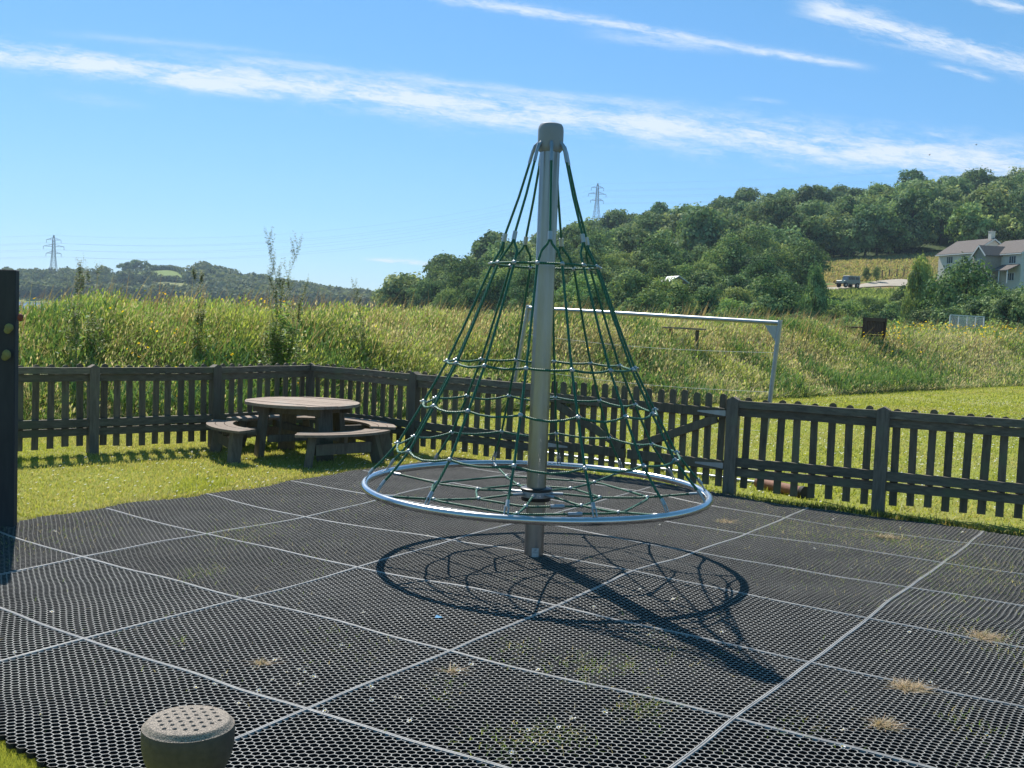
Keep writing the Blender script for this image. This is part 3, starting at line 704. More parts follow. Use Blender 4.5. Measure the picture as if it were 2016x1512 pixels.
    for r, z, j in ((.44, .468, 0), (.77, .478, 1)):
        pts = []
        for k in range(7):
            for t in (0, .12, .5, .88):
                a = fa[k]+2*st*t; rr = r*(1 if t == 0 else (.985 if t != .5 else .93)); pts.append(P(rr, a, z))
        lp = MB(); lp.tube(pts, .0075, 8, True); lp.build('floor_hoop_rope', M['rope'], root, True)
        for k in range(7):
            kn = MB(); kn.ball(P(r, fa[k], z), .0165, 8, 6); kn.build('net_knot', M['knot'], root, True)
        jn = MB(); a1 = R(-72); jn.tube([P(r*.95, a1-.05/r, z), P(r*.95, a1+.05/r, z)], .015, 10); jn.build('rope_joiner', M['galv'], root, True)
net_climber()

# ------------------------------------------------------------------ fences and gates
def picket_poly(w, z0, z1, rounded=True):
    pts = [(-w/2, z0), (w/2, z0), (w/2, z1-w*.45)]
    if rounded:
        for k in range(1, 8):
            a = math.pi*k/8; pts.append((w/2*math.cos(a), z1-w*.45+w*.45*math.sin(a)))
    pts.append((-w/2, z1-w*.45)); return pts
def add_picket(root, c, d, nrm, w, z0, z1, th=.02, back=.0, name='picket', m='picket'):
    """c: foot point, d: along the fence, nrm: away from the play side"""
    mb = MB(); poly = picket_poly(w, z0, z1); vs = []
    tilt = random.uniform(-.014, .014)
    for k in (0, 1):
        for (x, z) in poly: vs.append(Vector((c.x, c.y, 0))+d*(x+tilt*z)+nrm*(back+th*k)+Vector((0, 0, z)))
    n = len(poly); mb.add(vs, [tuple(range(n-1, -1, -1)), tuple(range(n, 2*n))]+[(i, (i+1) % n, n+(i+1) % n, n+i) for i in range(n)])
    return mb.build(name, M[m], root)
def add_post(root, p, d, h=.98, w=.105):
    mb = MB(); n = Vector((-d.y, d.x, 0)); hw = w/2
    lv = [(hw, 0), (hw, h-.035)]
    vs = []
    for z in (-.05, h-.03):
        for sx, sy in ((-1, -1), (1, -1), (1, 1), (-1, 1)): vs.append(Vector((p.x, p.y, z))+d*sx*hw+n*sy*hw)
    vs.append(Vector((p.x, p.y, h))-n*hw*.9); vs.append(Vector((p.x, p.y, h))+n*hw*.9)
    f = [(0, 1, 5, 4), (1, 2, 6, 5), (2, 3, 7, 6), (3, 0, 4, 7), (4, 5, 8), (5, 6, 9, 8), (6, 7, 9), (7, 4, 8, 9), (3, 2, 1, 0)]
    mb.add(vs, f); return mb.build('post', M['tableleg'], root)
def fence_bay(root, a, b, sp=.15):
    a = Vector((a[0], a[1], 0)); b = Vector((b[0], b[1], 0)); d = (b-a); L = d.length; d.normalize()
    n = Vector((-d.y, d.x, 0))
    if n.y < 0: n = -n
    e = .05
    def rail(z0, z1, off, th, nm):
        mb = MB(); q0 = a+d*e; q1 = b-d*e; k = 5; h = (z1-z0)
        pts = [q0.lerp(q1, t/k) for t in range(k+1)]
        vs = []
        for i, p in enumerate(pts):
            wz = random.uniform(-.004, .004) if 0 < i < k else 0
            for (o, z) in ((off, z0), (off+th, z0), (off+th, z1), (off, z1)): vs.append(p+n*o+Vector((0, 0, z+wz)))
        fs = [(0, 1, 2, 3), tuple(4*k+j for j in (3, 2, 1, 0))]
        for i in range(k):
            for j in range(4): j2 = (j+1) % 4; fs.append((4*i+j, 4*i+j2, 4*i+4+j2, 4*i+4+j))
        mb.add(vs, fs); mb.build(nm, M['rail'], root)
    rail(.885, .955, -.045, .05, 'top_rail'); rail(.80, .880, -.012, .03, 'under_rail')
    rail(.305, .39, -.045, .05, 'middle_rail'); rail(.205, .288, -.012, .03, 'bottom_rail')
    m = max(1, round((L-.1)/sp)); s = (L-.1)/m
    for k in range(m):
        add_picket(root, a+d*(.05+s*(k+.5)), d, n, .070+random.uniform(-.004, .004), .075+random.uniform(-.018, .018), .985+random.uniform(-.012, .010), .02, .020)
fl = [(-6.9, 9.9), (-5.75, 10.58), (-4.596, 11.551), (-3.52, 12.481), (-2.631, 13.731), (-1.161, 12.63), (.34, 11.60)]
fr_ = [(2.186, 10.338), (3.462, 9.766), (5.05, 9.02), (6.6, 8.2)]
f1 = thing('picket_fence', Vector((*fl[2], 0)), 'dark weathered picket fence with rounded tops running behind the round table', 'picket fence')
for k, p in enumerate(fl):
    q = fl[min(k+1, len(fl)-1)]; p0 = fl[max(k-1, 0)]; d = Vector((q[0]-p0[0], q[1]-p0[1], 0)).normalized(); add_post(f1, Vector((*p, 0)), d, .985)
for a, b in zip(fl[:-1], fl[1:]): fence_bay(f1, a, b)
f2 = thing('picket_fence', Vector((*fr_[0], 0)), 'brown picket fence to the right of the gate with mown lawn behind', 'picket fence')
for k, p in enumerate(fr_):
    q = fr_[min(k+1, len(fr_)-1)]; p0 = fr_[max(k-1, 0)]; d = Vector((q[0]-p0[0], q[1]-p0[1], 0)).normalized(); add_post(f2, Vector((*p, 0)), d, .99, .115)
for a, b in zip(fr_[:-1], fr_[1:]): fence_bay(f2, a, b, .155)
def gate(a, b, hinge_at_b, label):
    a = Vector((*a, 0)); b = Vector((*b, 0)); d = (b-a); L = d.length; d.normalize(); n = Vector((-d.y, d.x, 0))
    if n.y < 0: n = -n
    root = thing('wooden_gate', a.copy(), label, 'gate')
    for z in (.30, .82):
        mb = MB(); mb.beam(a+d*.01+n*.0+Vector((0, 0, z)), b-d*.01+Vector((0, 0, z)), .045, .095, .004); mb.build('gate_rail', M['picket'], root)
    t0, t1 = (b, a) if hinge_at_b else (a, b)
    mb = MB(); e = (t1-t0).normalized(); mb.beam(t0+e*.1+Vector((0, 0, .76)), t1-e*.05+Vector((0, 0, .37)), .04, .085, .004); mb.build('brace', M['picket'], root)
    m = round(L/.132); s = L/m
    for k in range(m): add_picket(root, a+d*(s*(k+.5)), d, n, .068, .085+random.uniform(-.008, .008), 1.01+random.uniform(-.01, .008), .02, .024)
    for z in (.82, .30):
        mb = MB(); h0 = t0-n*.027+Vector((0, 0, z)); h1 = t0+e*.3-n*.027+Vector((0, 0, z)); w = .028
        mb.add([h0+Vector((0, 0, w)), h0-Vector((0, 0, w)), h1-Vector((0, 0, .008)), h1+Vector((0, 0, .008)), h0+Vector((0, 0, w))-n*.005, h0-Vector((0, 0, w))-n*.005, h1-Vector((0, 0, .008))-n*.005, h1+Vector((0, 0, .008))-n*.005],
               [(0, 1, 2, 3), (7, 6, 5, 4), (0, 4, 5, 1), (1, 5, 6, 2), (2, 6, 7, 3), (3, 7, 4, 0)])
        mb.build('strap_hinge', M['galv'], root)
ga = Vector((.34+.055, 11.60-.036)); gb = Vector((2.186-.055, 10.338+.036)); gm = ga.lerp(gb, .48)
gate(ga, gm-(gb-ga).normalized()*.006, False, 'left leaf of the wooden picket gate beside the steel pole')
gate(gm+(gb-ga).normalized()*.006, gb, True, 'right leaf of the wooden picket gate with a grey strap hinge')

# ------------------------------------------------------------------ round picnic table
def picnic():
    c = Vector((-2.385, 12.05, 0)); root = thing('picnic_table', c.copy(), 'round weathered wooden picnic table with four curved bench seats', 'picnic table')
    ang = R(-24); dx = Vector((math.cos(ang), math.sin(ang), 0)); dy = Vector((-math.sin(ang), math.cos(ang), 0)); Rr = .645
    top = MB(); wd = Rr*2/9
    for k in range(9):
        y0 = -Rr+k*wd+.004; y1 = y0+wd-.008; ro = Rr+random.uniform(-.006, .006); pts = []
        for t in np.linspace(y0, y1, 7): pts.append((math.sqrt(max(ro*ro-t*t, 1e-6)), t))
        left = [(-x, t) for x, t in reversed(pts)]
        poly = [(c.x+dx.x*x+dy.x*y, c.y+dx.y*x+dy.y*y) for x, y in pts+left]
        dz = random.uniform(-.003, .003); top.prism(poly, .592+dz, .624+dz)
    top.build('tabletop', M['tablewood'], root)
    ap = MB()
    for o in (-.3, .3):
        ap.beam(c+dy*o-dx*.46+Vector((0, 0, .545)), c+dy*o+dx*.46+Vector((0, 0, .545)), .045, .09, .003)
        ap.beam(c+dx*o-dy*.277+Vector((0, 0, .545)), c+dx*o+dy*.277+Vector((0, 0, .545)), .045, .09, .003)
    ap.build('apron', M['tableleg'], root)
    for bi, cdeg in enumerate((-48, 38, 123, 208)):
        a = R(cdeg); er = Vector((math.cos(a), math.sin(a), 0)); et = Vector((-math.sin(a), math.cos(a), 0)); st = MB()
        for (r0, r1) in ((.775, .865), (.872, .965), (.972, 1.065)):
            poly = []; h0 = R((33, 34.5, 35)[0 if r0 < .8 else (1 if r0 < .9 else 2)]); dz = random.uniform(-.002, .002)
            for k in range(17): t = -h0+2*h0*k/16; poly.append((c.x+r1*math.cos(a+t), c.y+r1*math.sin(a+t)))
            for k in range(17): t = h0-2*h0*k/16; poly.append((c.x+r0*math.cos(a+t), c.y+r0*math.sin(a+t)))
            st.prism(poly, .335+dz, .362+dz)
        st.build('bench_seat', M['tablewood'], root)
        for sd in (-1, 1):
            lg = MB(); t = a+sd*R(24); e2 = Vector((math.cos(t), math.sin(t), 0))
            lg.beam(c+e2*.92+Vector((0, 0, .334)), c+e2*.97+et*sd*.06+Vector((0, 0, -.01)), .075, .13, .005, upv=tuple(e2)); lg.build('bench_leg', M['tableleg'], root)
        t1 = a-R(24); t2 = a+R(24); sr_ = MB()
        sr_.beam(c+Vector((math.cos(t1), math.sin(t1), 0))*.945+et*.03+Vector((0, 0, .185)), c+Vector((math.cos(t2), math.sin(t2), 0))*.945-et*.03+Vector((0, 0, .185)), .04, .12, .003); sr_.build('stretcher', M['tableleg'], root)
        lg = MB(); lg.beam(c+er*.44+Vector((0, 0, .59)), c+er*.50+Vector((0, 0, -.01)), .19, .07, .005, upv=tuple(er)); lg.build('table_leg', M['tableleg'], root)
        bm_ = MB(); bm_.beam(c+er*.53+Vector((0, 0, .29)), c+er*.91+Vector((0, 0, .29)), .05, .08, .003); bm_.build('cross_beam', M['tableleg'], root)
    for k in range(2):
        a = R(-50+90*k); er = Vector((math.cos(a), math.sin(a), 0)); mb = MB(); z = .30 if k == 0 else .213
        mb.beam(c-er*.43+Vector((0, 0, z)), c+er*.43+Vector((0, 0, z)), .05, .08, .003); mb.build('cross_beam', M['tableleg'], root)
picnic()

# ------------------------------------------------------------------ climbing panel at the left edge
def panel():
    e = Vector((-3.515, 7.47, 0)); d = Vector((-.985, -.17, 0)).normalized(); n = Vector((-d.y, d.x, 0))
    if n.y > 0: n = -n
    root = thing('climbing_wall', e.copy(), 'tall dark timber climbing wall with yellow holds at the left edge', 'climbing wall')
    mb = MB()
    w = .22; k = 5
    for i in range(5):
        a = e+d*(w*i+.002); b = e+d*(w*(i+1)-.002); mb.beam(a+Vector((0, 0, .93)), b+Vector((0, 0, .93)), .09, 1.9, .006)
    mb.build('panel', M['panel'], root)
    for (px, py) in ((18, 645), (13, 698)):
        q = atY(px, py, 7.38); hb = MB(); pts = []
        hb.ball((q.x, q.y, q.z), .035, 9, 7, (.9, .55, 1.0 if py > 660 else .85)); hb.ball((q.x-.012, q.y, q.z-.02), .024, 8, 6, (1.1, .6, 1)); hb.build('climbing_hold', M['hold'], root, True)
    q = atY(37, 625, 7.45); hb = MB(); hb.ball((q.x+.012, q.y, q.z), .022, 8, 6, (1, 1, 1.3)); h = hb.build('climbing_hold', M['redhold'], root, True); h['label'] = 'red hold on the edge of the climbing wall'
panel()

# ------------------------------------------------------------------ stepping pod in the foreground
def pod():
    c = Vector((-.942, 3.13, 0)); z1 = .435; r = .137
    root = thing('stepping_pod', c.copy(), 'black rubber stepping pod with a speckled dimpled top in the foreground', 'stepping pod')
    # top disc with sunk dimples, built from a polar grid displaced downward
    holes = []
    for i in range(-4, 5):
        for j in range(-4, 5):
            x = i*.0315+(j % 2)*.01575; y = j*.0273
            if math.hypot(x, y) < .102: holes.append((x, y))
    n = 150; g = np.linspace(-r, r, n); X, Y = np.meshgrid(g, g); rr = np.hypot(X, Y)
    f = np.minimum(1, r*.99/np.maximum(rr, 1e-6)); X = X*f; Y = Y*f; rr = np.hypot(X, Y)
    Z = z1-.006*(rr/r)**2-.016*smooth(r-.02, r, rr)
    for hx, hy in holes:
        dd = np.hypot(X-hx, Y-hy); Z = Z-.009*(1-smooth(.0045, .0075, dd))
    i_ = np.arange(n*n).reshape(n, n); F = np.stack([i_[:-1, :-1], i_[:-1, 1:], i_[1:, 1:], i_[1:, :-1]], -1).reshape(-1, 4)
    r4 = np.hypot(X, Y).ravel()[F]; 
    o = np_mesh('dimpled_top', np.stack([X, Y, Z], -1).reshape(-1, 3), F, M['podrub'], parent=root, smooth=True)
    sd = MB().lathe([(r*.985, z1-.0215), (r*1.0, z1-.028), (r*1.005, z1-.05), (r*.99, z1-.085), (r*.93, z1-.12), (r*.82, z1-.155), (r*.68, z1-.185), (r*.5, z1-.205), (.04, z1-.21)], (0, 0, 0), 64)
    sd.build('pod_body', M['podside'], root, True, local=True)
    MB().lathe([(.045, -.02), (.045, z1-.2)], (0, 0, 0), 24).build('stem', M['galv'], root, True, local=True)
pod()

# ------------------------------------------------------------------ goal frame behind the gate
def goal():
    Rb = gr(1494, 966); Rb = Vector((2.66, 11.0, 0))
    Rt = atY(1536, 636, 11.0); Lt = atY(1040, 606, 13.1); Lb = atY(992, 880, 13.35); Lb.z = 0; Rb = atY(1494, 960, 11.1); Rb.z = 0
    root = thing('goal_frame', Rb.copy(), 'galvanised steel goal frame with leaning posts and white net cords behind the gate', 'goal')
    def T(a, b, r, nm, m='galv'):
        MB().tube([a, b], r, 12).build(nm, M[m], root, True)
    T(Lt, Rt, .024, 'crossbar'); T(Rt+Vector((0, 0, .03)), Rb, .025, 'goal_post'); T(Lt+Vector((0, 0, .03)), Lb, .025, 'goal_post')
    T(Rb+Vector((0, 0, .03)), Lb+Vector((0, 0, .03)), .02, 'ground_bar')
    back = Vector((.9, .9, 0)); 
    d = (Lt-Rt).normalized()
    for (t, b, s) in ((Rt, Rb, 1), (Lt, Lb, -1)):
        dn = (b-t).normalized(); g = MB(); nn = d.cross(dn).normalized()*.004
        p = [t+d*s*.03+dn*.03, t+d*s*.17+dn*.03, t+d*s*.03+dn*.19]
        g.add([q+nn for q in p]+[q-nn for q in p], [(0, 1, 2), (5, 4, 3), (0, 3, 4, 1), (1, 4, 5, 2), (2, 5, 3, 0)]); g.build('gusset', M['galv'], root)
    for t in (.18, .42, .66, .90):
        a = Rt.lerp(Rb, t); b = Lt.lerp(Lb, t); pts = []
        for k in range(13):
            s = k/12; pts.append(a.lerp(b, s)+Vector((0, 0, -.05*math.sin(math.pi*s))))
        MB().tube(pts, .0018, 5).build('net_cord', M['cord'], root)
    # counterweight lying on the ground bar
    a = Vector((3.02, 11.05, .06)); b = Vector((2.7, 11.3, .06))
    pr = thing('rusty_pipe', Vector((3.0, 11.0, 0)), 'rusty brown pipe weight lying on grass behind the fence', 'pipe')
    aa = gr(1502, 968); bb = gr(1588, 984); aa.y += .25; bb.y += .1; aa.z = bb.z = .055
    tb = MB(); tb.tube([aa, bb], .055, 14); tb.build('pipe', M['rust'], pr, True)
    dd = (bb-aa).normalized(); MB().tube([bb-dd*.03, bb+dd*.012], .064, 14).build('end_collar', M['tyre'], pr, True)
goal()

# ------------------------------------------------------------------ small things on the mats
def daisy_proto():
    root = thing('daisy', (0, 0, 0), 'small white daisy head lying on the black rubber mats', 'daisy', 'loose daisy heads on the rubber mats')
    mb = MB()
    for k in range(11):
        a = 2*math.pi*k/11; b = a+.22; c_ = a-.22; z = .004+.003*math.sin(3*a)
        mb.add([(0, 0, 0), (.010*math.cos(c_), .010*math.sin(c_), z), (.0135*math.cos(a), .0135*math.sin(a), z*1.3), (.010*math.cos(b), .010*math.sin(b), z)], [(0, 1, 2, 3)])
    mb.build('petals', M['petal'], root, local=True, fixn=False)
    MB().ball((0, 0, .003), .0042, 8, 5, (1, 1, .6)).build('flower_eye', M['eye'], root, local=True); return root
DP = [(395, 1266), (362, 1279), (497, 1267), (541, 1300), (504, 1315), (589, 1318), (536, 1339), (603, 1315), (600, 1323), (617, 1333), (587, 1348), (564, 1324), (437, 1331), (421, 1347), (386, 1355), (510, 1360), (449, 1302), (730, 1352), (672, 1270), (102, 1205), (143, 1241), (80, 1408), (29, 1285), (777, 1373), (788, 1375), (731, 1379),
      (1100, 1432), (1048, 1437), (1038, 1437), (1128, 1415), (1007, 1482), (1050, 1463), (1125, 1417), (902, 1321), (895, 1309), (927, 1309), (1060, 1319), (878, 1367), (808, 1420), (1190, 1403), (1161, 1512-10), (715, 1206), (330, 1131), (107, 1046), (1169, 1195), (1188, 1206), (1277, 1250), (1299, 1033), (1146, 1057),
      (1510, 1177), (1692, 1203), (1695, 1197), (1603, 1080), (1676, 1120), (1742, 1183), (1790, 1245), (1832, 1344), (1658, 1470), (1660, 1438), (1943, 1449), (1895, 1048), (1772, 1038), (1640, 1023), (1645, 1020), (1905, 1325), (1325, 1180), (1420, 1245), (925, 1000), (700, 1052), (1010, 1240), (982, 1143), (842, 1055), (860, 1330), (470, 1385), (640, 1400), (1260, 1160)]
dp = daisy_proto()
for k, (x, y) in enumerate(DP):
    o = dp if k == 0 else clone(dp)
    g = gr(x, y, .045); g = gr(x, y, float(mattop(g.x, g.y))+.003); o.location = g; o.rotation_euler = (random.uniform(-.5, .5), random.uniform(-.5, .5), random.uniform(0, 6)); s = random.uniform(.65, 1.1); o.scale = (s, s, s)
for (x, y, r0, n, lab) in ((1785, 1373, .075, 420, 'largest clump of dry tan grass on the right mats'), (1938, 1270, .1, 360, 'scattered dry grass clippings on the mats near the right edge'), (1735, 1456, .045, 200, 'small tuft of dead grass near the lower right of the mats'),
                           (1740, 1069, .1, 160, 'dry grass scrap on the far mats beside the right fence'), (1425, 1038, .1, 150, 'dry grass scrap on the mats just right of the steel ring'), (890, 1345, .03, 60, 'little dry leaf scrap among daisies on the front mats'), (512, 1328, .03, 70, 'tan scrap of dead grass left of the front mats near daisies')):
    g = gr(x, y); X = rng.normal(g.x, r0*.42, n); Y = rng.normal(g.y, r0*.42, n)
    cc = palette(n, [(.5, .38, .26), (.42, .33, .22), (.33, .3, .18)], [3, 2, 1])
    bl = blades('dry_grass_clump', X-g.x, Y-g.y, mattop(X, Y)-.006+.01*rng.random(n), .012+.03*rng.random(n), np.full(n, .006), (.5, 0), cc, cc, M['drygrass'], 1, 3.0)
    bl.location = (g.x, g.y, 0); tag(bl, lab, 'dry grass')
bs = MB(); g = gr(863, 1218, .05); zz = float(mattop(g.x, g.y))+.002
bs.add([(g.x-.02, g.y-.01, zz), (g.x+.015, g.y-.015, zz+.005), (g.x+.022, g.y+.012, zz), (g.x-.012, g.y+.016, zz+.01), (g.x, g.y, zz+.002)], [(0, 1, 4), (1, 2, 4), (2, 3, 4), (3, 0, 4)])
tag(bs.build('litter_scrap', M['bluebit']), 'tiny scrap of blue litter on the mats left of the net shadow', 'litter')

# ------------------------------------------------------------------ tall weed plants
def weed(px, ytop, Y, label, h=None, branch=1.0, nleaf=260, seed=1):
    rs = random.Random(seed); b = atY(px, ytop, Y); gz = float(groundz(b.x, b.y)); H = b.z-gz
    root = thing('tall_weed', (b.x, b.y, gz), label, 'wild plant')
    st = MB(); lv = []; tips = []
    def stem(a, d, L, r, depth):
        pts = [a]; p = a.copy(); dd = d.copy()
        for k in range(6):
            dd = (dd+Vector((rs.uniform(-.06, .06), rs.uniform(-.06, .06), .05))).normalized(); p = p+dd*L/6; pts.append(p.copy())
        st.tube(pts, [r*(1-.75*i/6) for i in range(7)], 5)
        for k, q in enumerate(pts[1:]):
            lv.append((q, L, depth))
            if depth > 0 and k >= 1 and rs.random() < branch*.95:
                for s in range(2):
                    a_ = rs.uniform(0, 6.28); nd = Vector((math.cos(a_)*.55, math.sin(a_)*.55, .9)).normalized(); stem(q, nd, L*rs.uniform(.28, .42), r*.55, depth-1)
    stem(Vector((0, 0, 0)), Vector((.02, 0, 1)), H*.97, .010, 2)
    for k in range(5): 
        a_ = rs.uniform(0, 6.28); stem(Vector((.12*math.cos(a_), .12*math.sin(a_), 0)), Vector((.1*math.cos(a_), .1*math.sin(a_), 1)), H*rs.uniform(.45, .68), .006, 1)
    zm = max(v[2] for v in st.v); f_ = H/zm; g_ = min(f_*1.0, .75)*.62
    st.v = [(x*g_, y*g_, z*f_) for x, y, z in st.v]; lv = [(Vector((q.x*g_, q.y*g_, q.z*f_)), L, d_) for q, L, d_ in lv]
    st.build('stem', surf('weed_stem', (.28, .32, .17), rough=.8), root, local=True)
    V = []; C_ = []
    def leaf(p, s, c):
        a = rs.uniform(0, 6.28); d = Vector((math.cos(a), math.sin(a), rs.uniform(-.3, .6))).normalized(); w = Vector((-d.y, d.x, rs.uniform(-.4, .4)))*s*.3
        V.extend([p, p+d*s*.5+w, p+d*s, p+d*s*.5-w]); C_.extend([c]*4)
    for q, L, dp_ in lv:
        low = 1-q.z/H
        nn = int(1+nleaf/60*max(low, .12))
        for _ in range(nn): leaf(q+Vector((rs.uniform(-.02, .02),)*3), (.03+.07*max(0, low-.25)), (.17+.07*rs.random(), .28+.08*rs.random(), .09))
        for _ in range(8): leaf(q+Vector((rs.uniform(-.01, .01), rs.uniform(-.01, .01), rs.uniform(-.06, .06))), .03, (.2, .22, .12))
    for _ in range(nleaf*2):
        z = H*rs.random()**1.3*.62; a_ = rs.uniform(0, 6.28); rr = rs.random()**.5*.24*(1-z/H*.8); leaf(Vector((rr*math.cos(a_), rr*math.sin(a_), z)), .05+.06*rs.random(), (.2+.08*rs.random(), .33+.1*rs.random(), .12))
    V = np.array([tuple(v) for v in V]); np_mesh('leaves', V, np.arange(len(V)).reshape(-1, 4), M['blade'], np.array(C_), parent=root)
weed(562, 452, 15.6, 'tallest branching weed rising above the meadow left of the net climber', seed=4)
weed(590, 545, 15.9, 'shorter leafy weed just right of the tallest branching weed', seed=9, nleaf=50, branch=.4)
weed(536, 540, 15.7, 'short weed just left of the tallest branching weed', seed=12, nleaf=50, branch=.4)
weed(152, 505, 15.0, 'thin seeding weed against the sky near the left pylon', seed=15, branch=.5, nleaf=25)
weed(190, 520, 15.4, 'thin upright weed right of the left pylon', seed=18, branch=.35, nleaf=14)
weed(392, 528, 16.5, 'slim leafy weed standing midway along the left meadow', seed=21, branch=.3, nleaf=14)
weed(713, 550, 18.5, 'wispy weed on the bank crest right of the tallest weed', seed=24, branch=.3, nleaf=14)

# ------------------------------------------------------------------ hillside terrain
RTH = np.array([-.30, -.125, -.09, -.03, .05, .092, .15, .19, .21, .3, .43, .486, .7, 1.2])
RZ = np.array([-3, -3, -1.0, 13, 20, 24, 28, 30, 32, 36, 42, 45, 50, 50])
def hillz(X, Y):
    X = np.asarray(X, float); Y = np.asarray(Y, float); th = X/np.maximum(Y, 1)
    ridge = np.interp(th, RTH, RZ); base = -2.4+2.1*smooth(-.05, .04, th)
    g = np.clip((Y-100)/230, 0, 1)**1.22
    # left flank of the hill starts farther from the water
    z = base+(ridge-base)*g + np.clip(Y-330, 0, 700)*np.interp(th, [-.1, -.03, .05, .09, .2, .26], [0, .02, .06, .088, .09, .02])
    return z+1.2*(vnoise(X, Y, .03, 61)-.5)*smooth(60, 120, Y)
ths = np.linspace(-.16, 1.15, 110); yy_ = np.concatenate([np.linspace(63, 340, 90), np.linspace(350, 1000, 30)])
TT, YY = np.meshgrid(ths, yy_); XX = TT*YY; ZZ = hillz(XX, YY)
i_ = np.arange(TT.size).reshape(TT.shape); Fh = np.stack([i_[:-1, :-1], i_[:-1, 1:], i_[1:, 1:], i_[1:, :-1]], -1).reshape(-1, 4)
def fieldmask(TT, YY):
    m = smooth(.272, .288, TT)*(1-smooth(.52, .56, TT))*smooth(166, 172, YY)*(1-smooth(216, 221, YY)); return m
def hillmat():
    m, t, b = newmat('hillside_grass'); tc = t.new('ShaderNodeTexCoord'); P = tc.outputs['Object']; at = t.new('ShaderNodeAttribute', attribute_name='Col'); sp_ = t.new('ShaderNodeSeparateColor'); t.l.new(at.outputs['Color'], sp_.inputs[0])
    n = t.noise(P, .12, 5, .65); n2 = t.noise(P, 1.2, 5, .7)
    wood = t.ramp(n, [(.3, (.03, .05, .015)), (.7, (.06, .085, .03))])
    fld = t.ramp(n2, [(.3, (.15, .15, .045)), (.5, (.28, .2, .09)), (.7, (.34, .22, .12))])
    fld = t.mix(t.rng01(n, .52, .6), fld, (.14, .19, .05)); c = t.mix(sp_.outputs[0], wood, fld)
    c = t.mix(sp_.outputs[1], c, t.ramp(n2, [(.3, (.1, .13, .04)), (.7, (.2, .21, .07))]))
    t.l.new(c, b.inputs['Base Color']); b.inputs['Roughness'].default_value = .95; b.inputs['Specular IOR Level'].default_value = .1
    bp = t.new('ShaderNodeBump'); bp.inputs['Strength'].default_value = .6; bp.inputs['Distance'].default_value = .4; t.l.new(n2, bp.inputs['Height']); t.l.new(bp.outputs[0], b.inputs['Normal']); return m
M['hill'] = hillmat()
Ch = np.zeros((TT.size, 3)); Ch[:, 0] = fieldmask(TT, YY).ravel(); Ch[:, 1] = (smooth(.25, .29, TT)*(1-smooth(.4, .45, TT))*smooth(120, 135, YY)*(1-smooth(164, 170, YY))).ravel()
tag(np_mesh('hillside', np.stack([XX, YY, ZZ], -1).reshape(-1, 3), Fh, M['hill'], Ch, smooth=True), kind='structure')
def onhill(px, Y, dz=0.0):
    p = atY(px, 600, Y); z = float(hillz(p.x, Y))
    for _ in range(3):
        # keep the bearing while the roll shifts the column slightly
        y_est = 623-(z-CH)/Y*FPX; p = atY(px, y_est, Y); z = float(hillz(p.x, Y))
    return Vector((p.x, Y, z+dz))
# pale track across the lower edge of the field
tk = [onhill(x, Y) for x, Y in ((1590, 171), (1660, 172), (1700, 174), (1740, 176), (1790, 176), (1850, 172), (1900, 168))]
mb = MB(); vs = []; hw = [1.6, 1.6, 1.6, 3.0, 4.5, 4, 3.5]
for p, w_ in zip(tk, hw):
    for s in (-1, 1): q = Vector((p.x, p.y+s*w_, 0)); q.z = float(hillz(q.x, q.y))+.14; vs.append(q)
mb.add(vs, [(2*i, 2*i+2, 2*i+3, 2*i+1) for i in range(len(tk)-1)]); tag(mb.build('track', M['track']), kind='structure')

# ------------------------------------------------------------------ trees
def crown_mesh(name, seed, rx, rz, nl, leafs, lobes, tint=(1, 1, 1), z0=.0, ragged=.25):
    r = np.random.default_rng(seed)
    # lobes spread through an ellipsoid
    L = []
    while len(L) < lobes:
        q = r.uniform(-1, 1, 3)
        if .45 < np.linalg.norm(q) < 1.02: L.append(q)
    L = np.array(L); L[:, 2] = L[:, 2]*.9; L[:, :2] *= (1-.25*np.clip(L[:, 2:3], 0, 1))
    cen = L*np.array([rx, rx, rz])*.78; lr = rx*(.19+.2*r.random(lobes))
    k = r.integers(0, lobes, nl); d = r.normal(size=(nl, 3)); d /= np.linalg.norm(d, axis=1, keepdims=True); d[:, 2] = np.where(d[:, 2] < -.3, -d[:, 2]*.6, d[:, 2])
    rad = lr[k]*(.78+.26*r.random(nl)+ragged*(r.random(nl) < .08))
    P = cen[k]+d*rad[:, None]; P[:, 2] += z0
    nrm = d+r.normal(0, .38, (nl, 3)); nrm /= np.linalg.norm(nrm, axis=1, keepdims=True)
    a = np.cross(nrm, r.normal(size=(nl, 3))); a /= np.linalg.norm(a, axis=1, keepdims=True); b = np.cross(nrm, a)
    s = leafs*(.6+.8*r.random((nl, 1)))
    q = np.stack([P-a*s*.5, P+b*s*.32, P+a*s*.5, P-b*s*.32], 1).reshape(-1, 3)
    base = np.array([(.14, .225, .08), (.22, .31, .12), (.07, .125, .05), (.34, .42, .19)])
    lc = base[r.choice(4, lobes, p=[.35, .35, .15, .15])]; c = lc[k]*(.75+.5*r.random((nl, 1)))*np.array(tint)
    o = np_mesh(name, q, np.arange(nl*4).reshape(-1, 4), M['leaf'], np.repeat(c, 4, 0)); return o
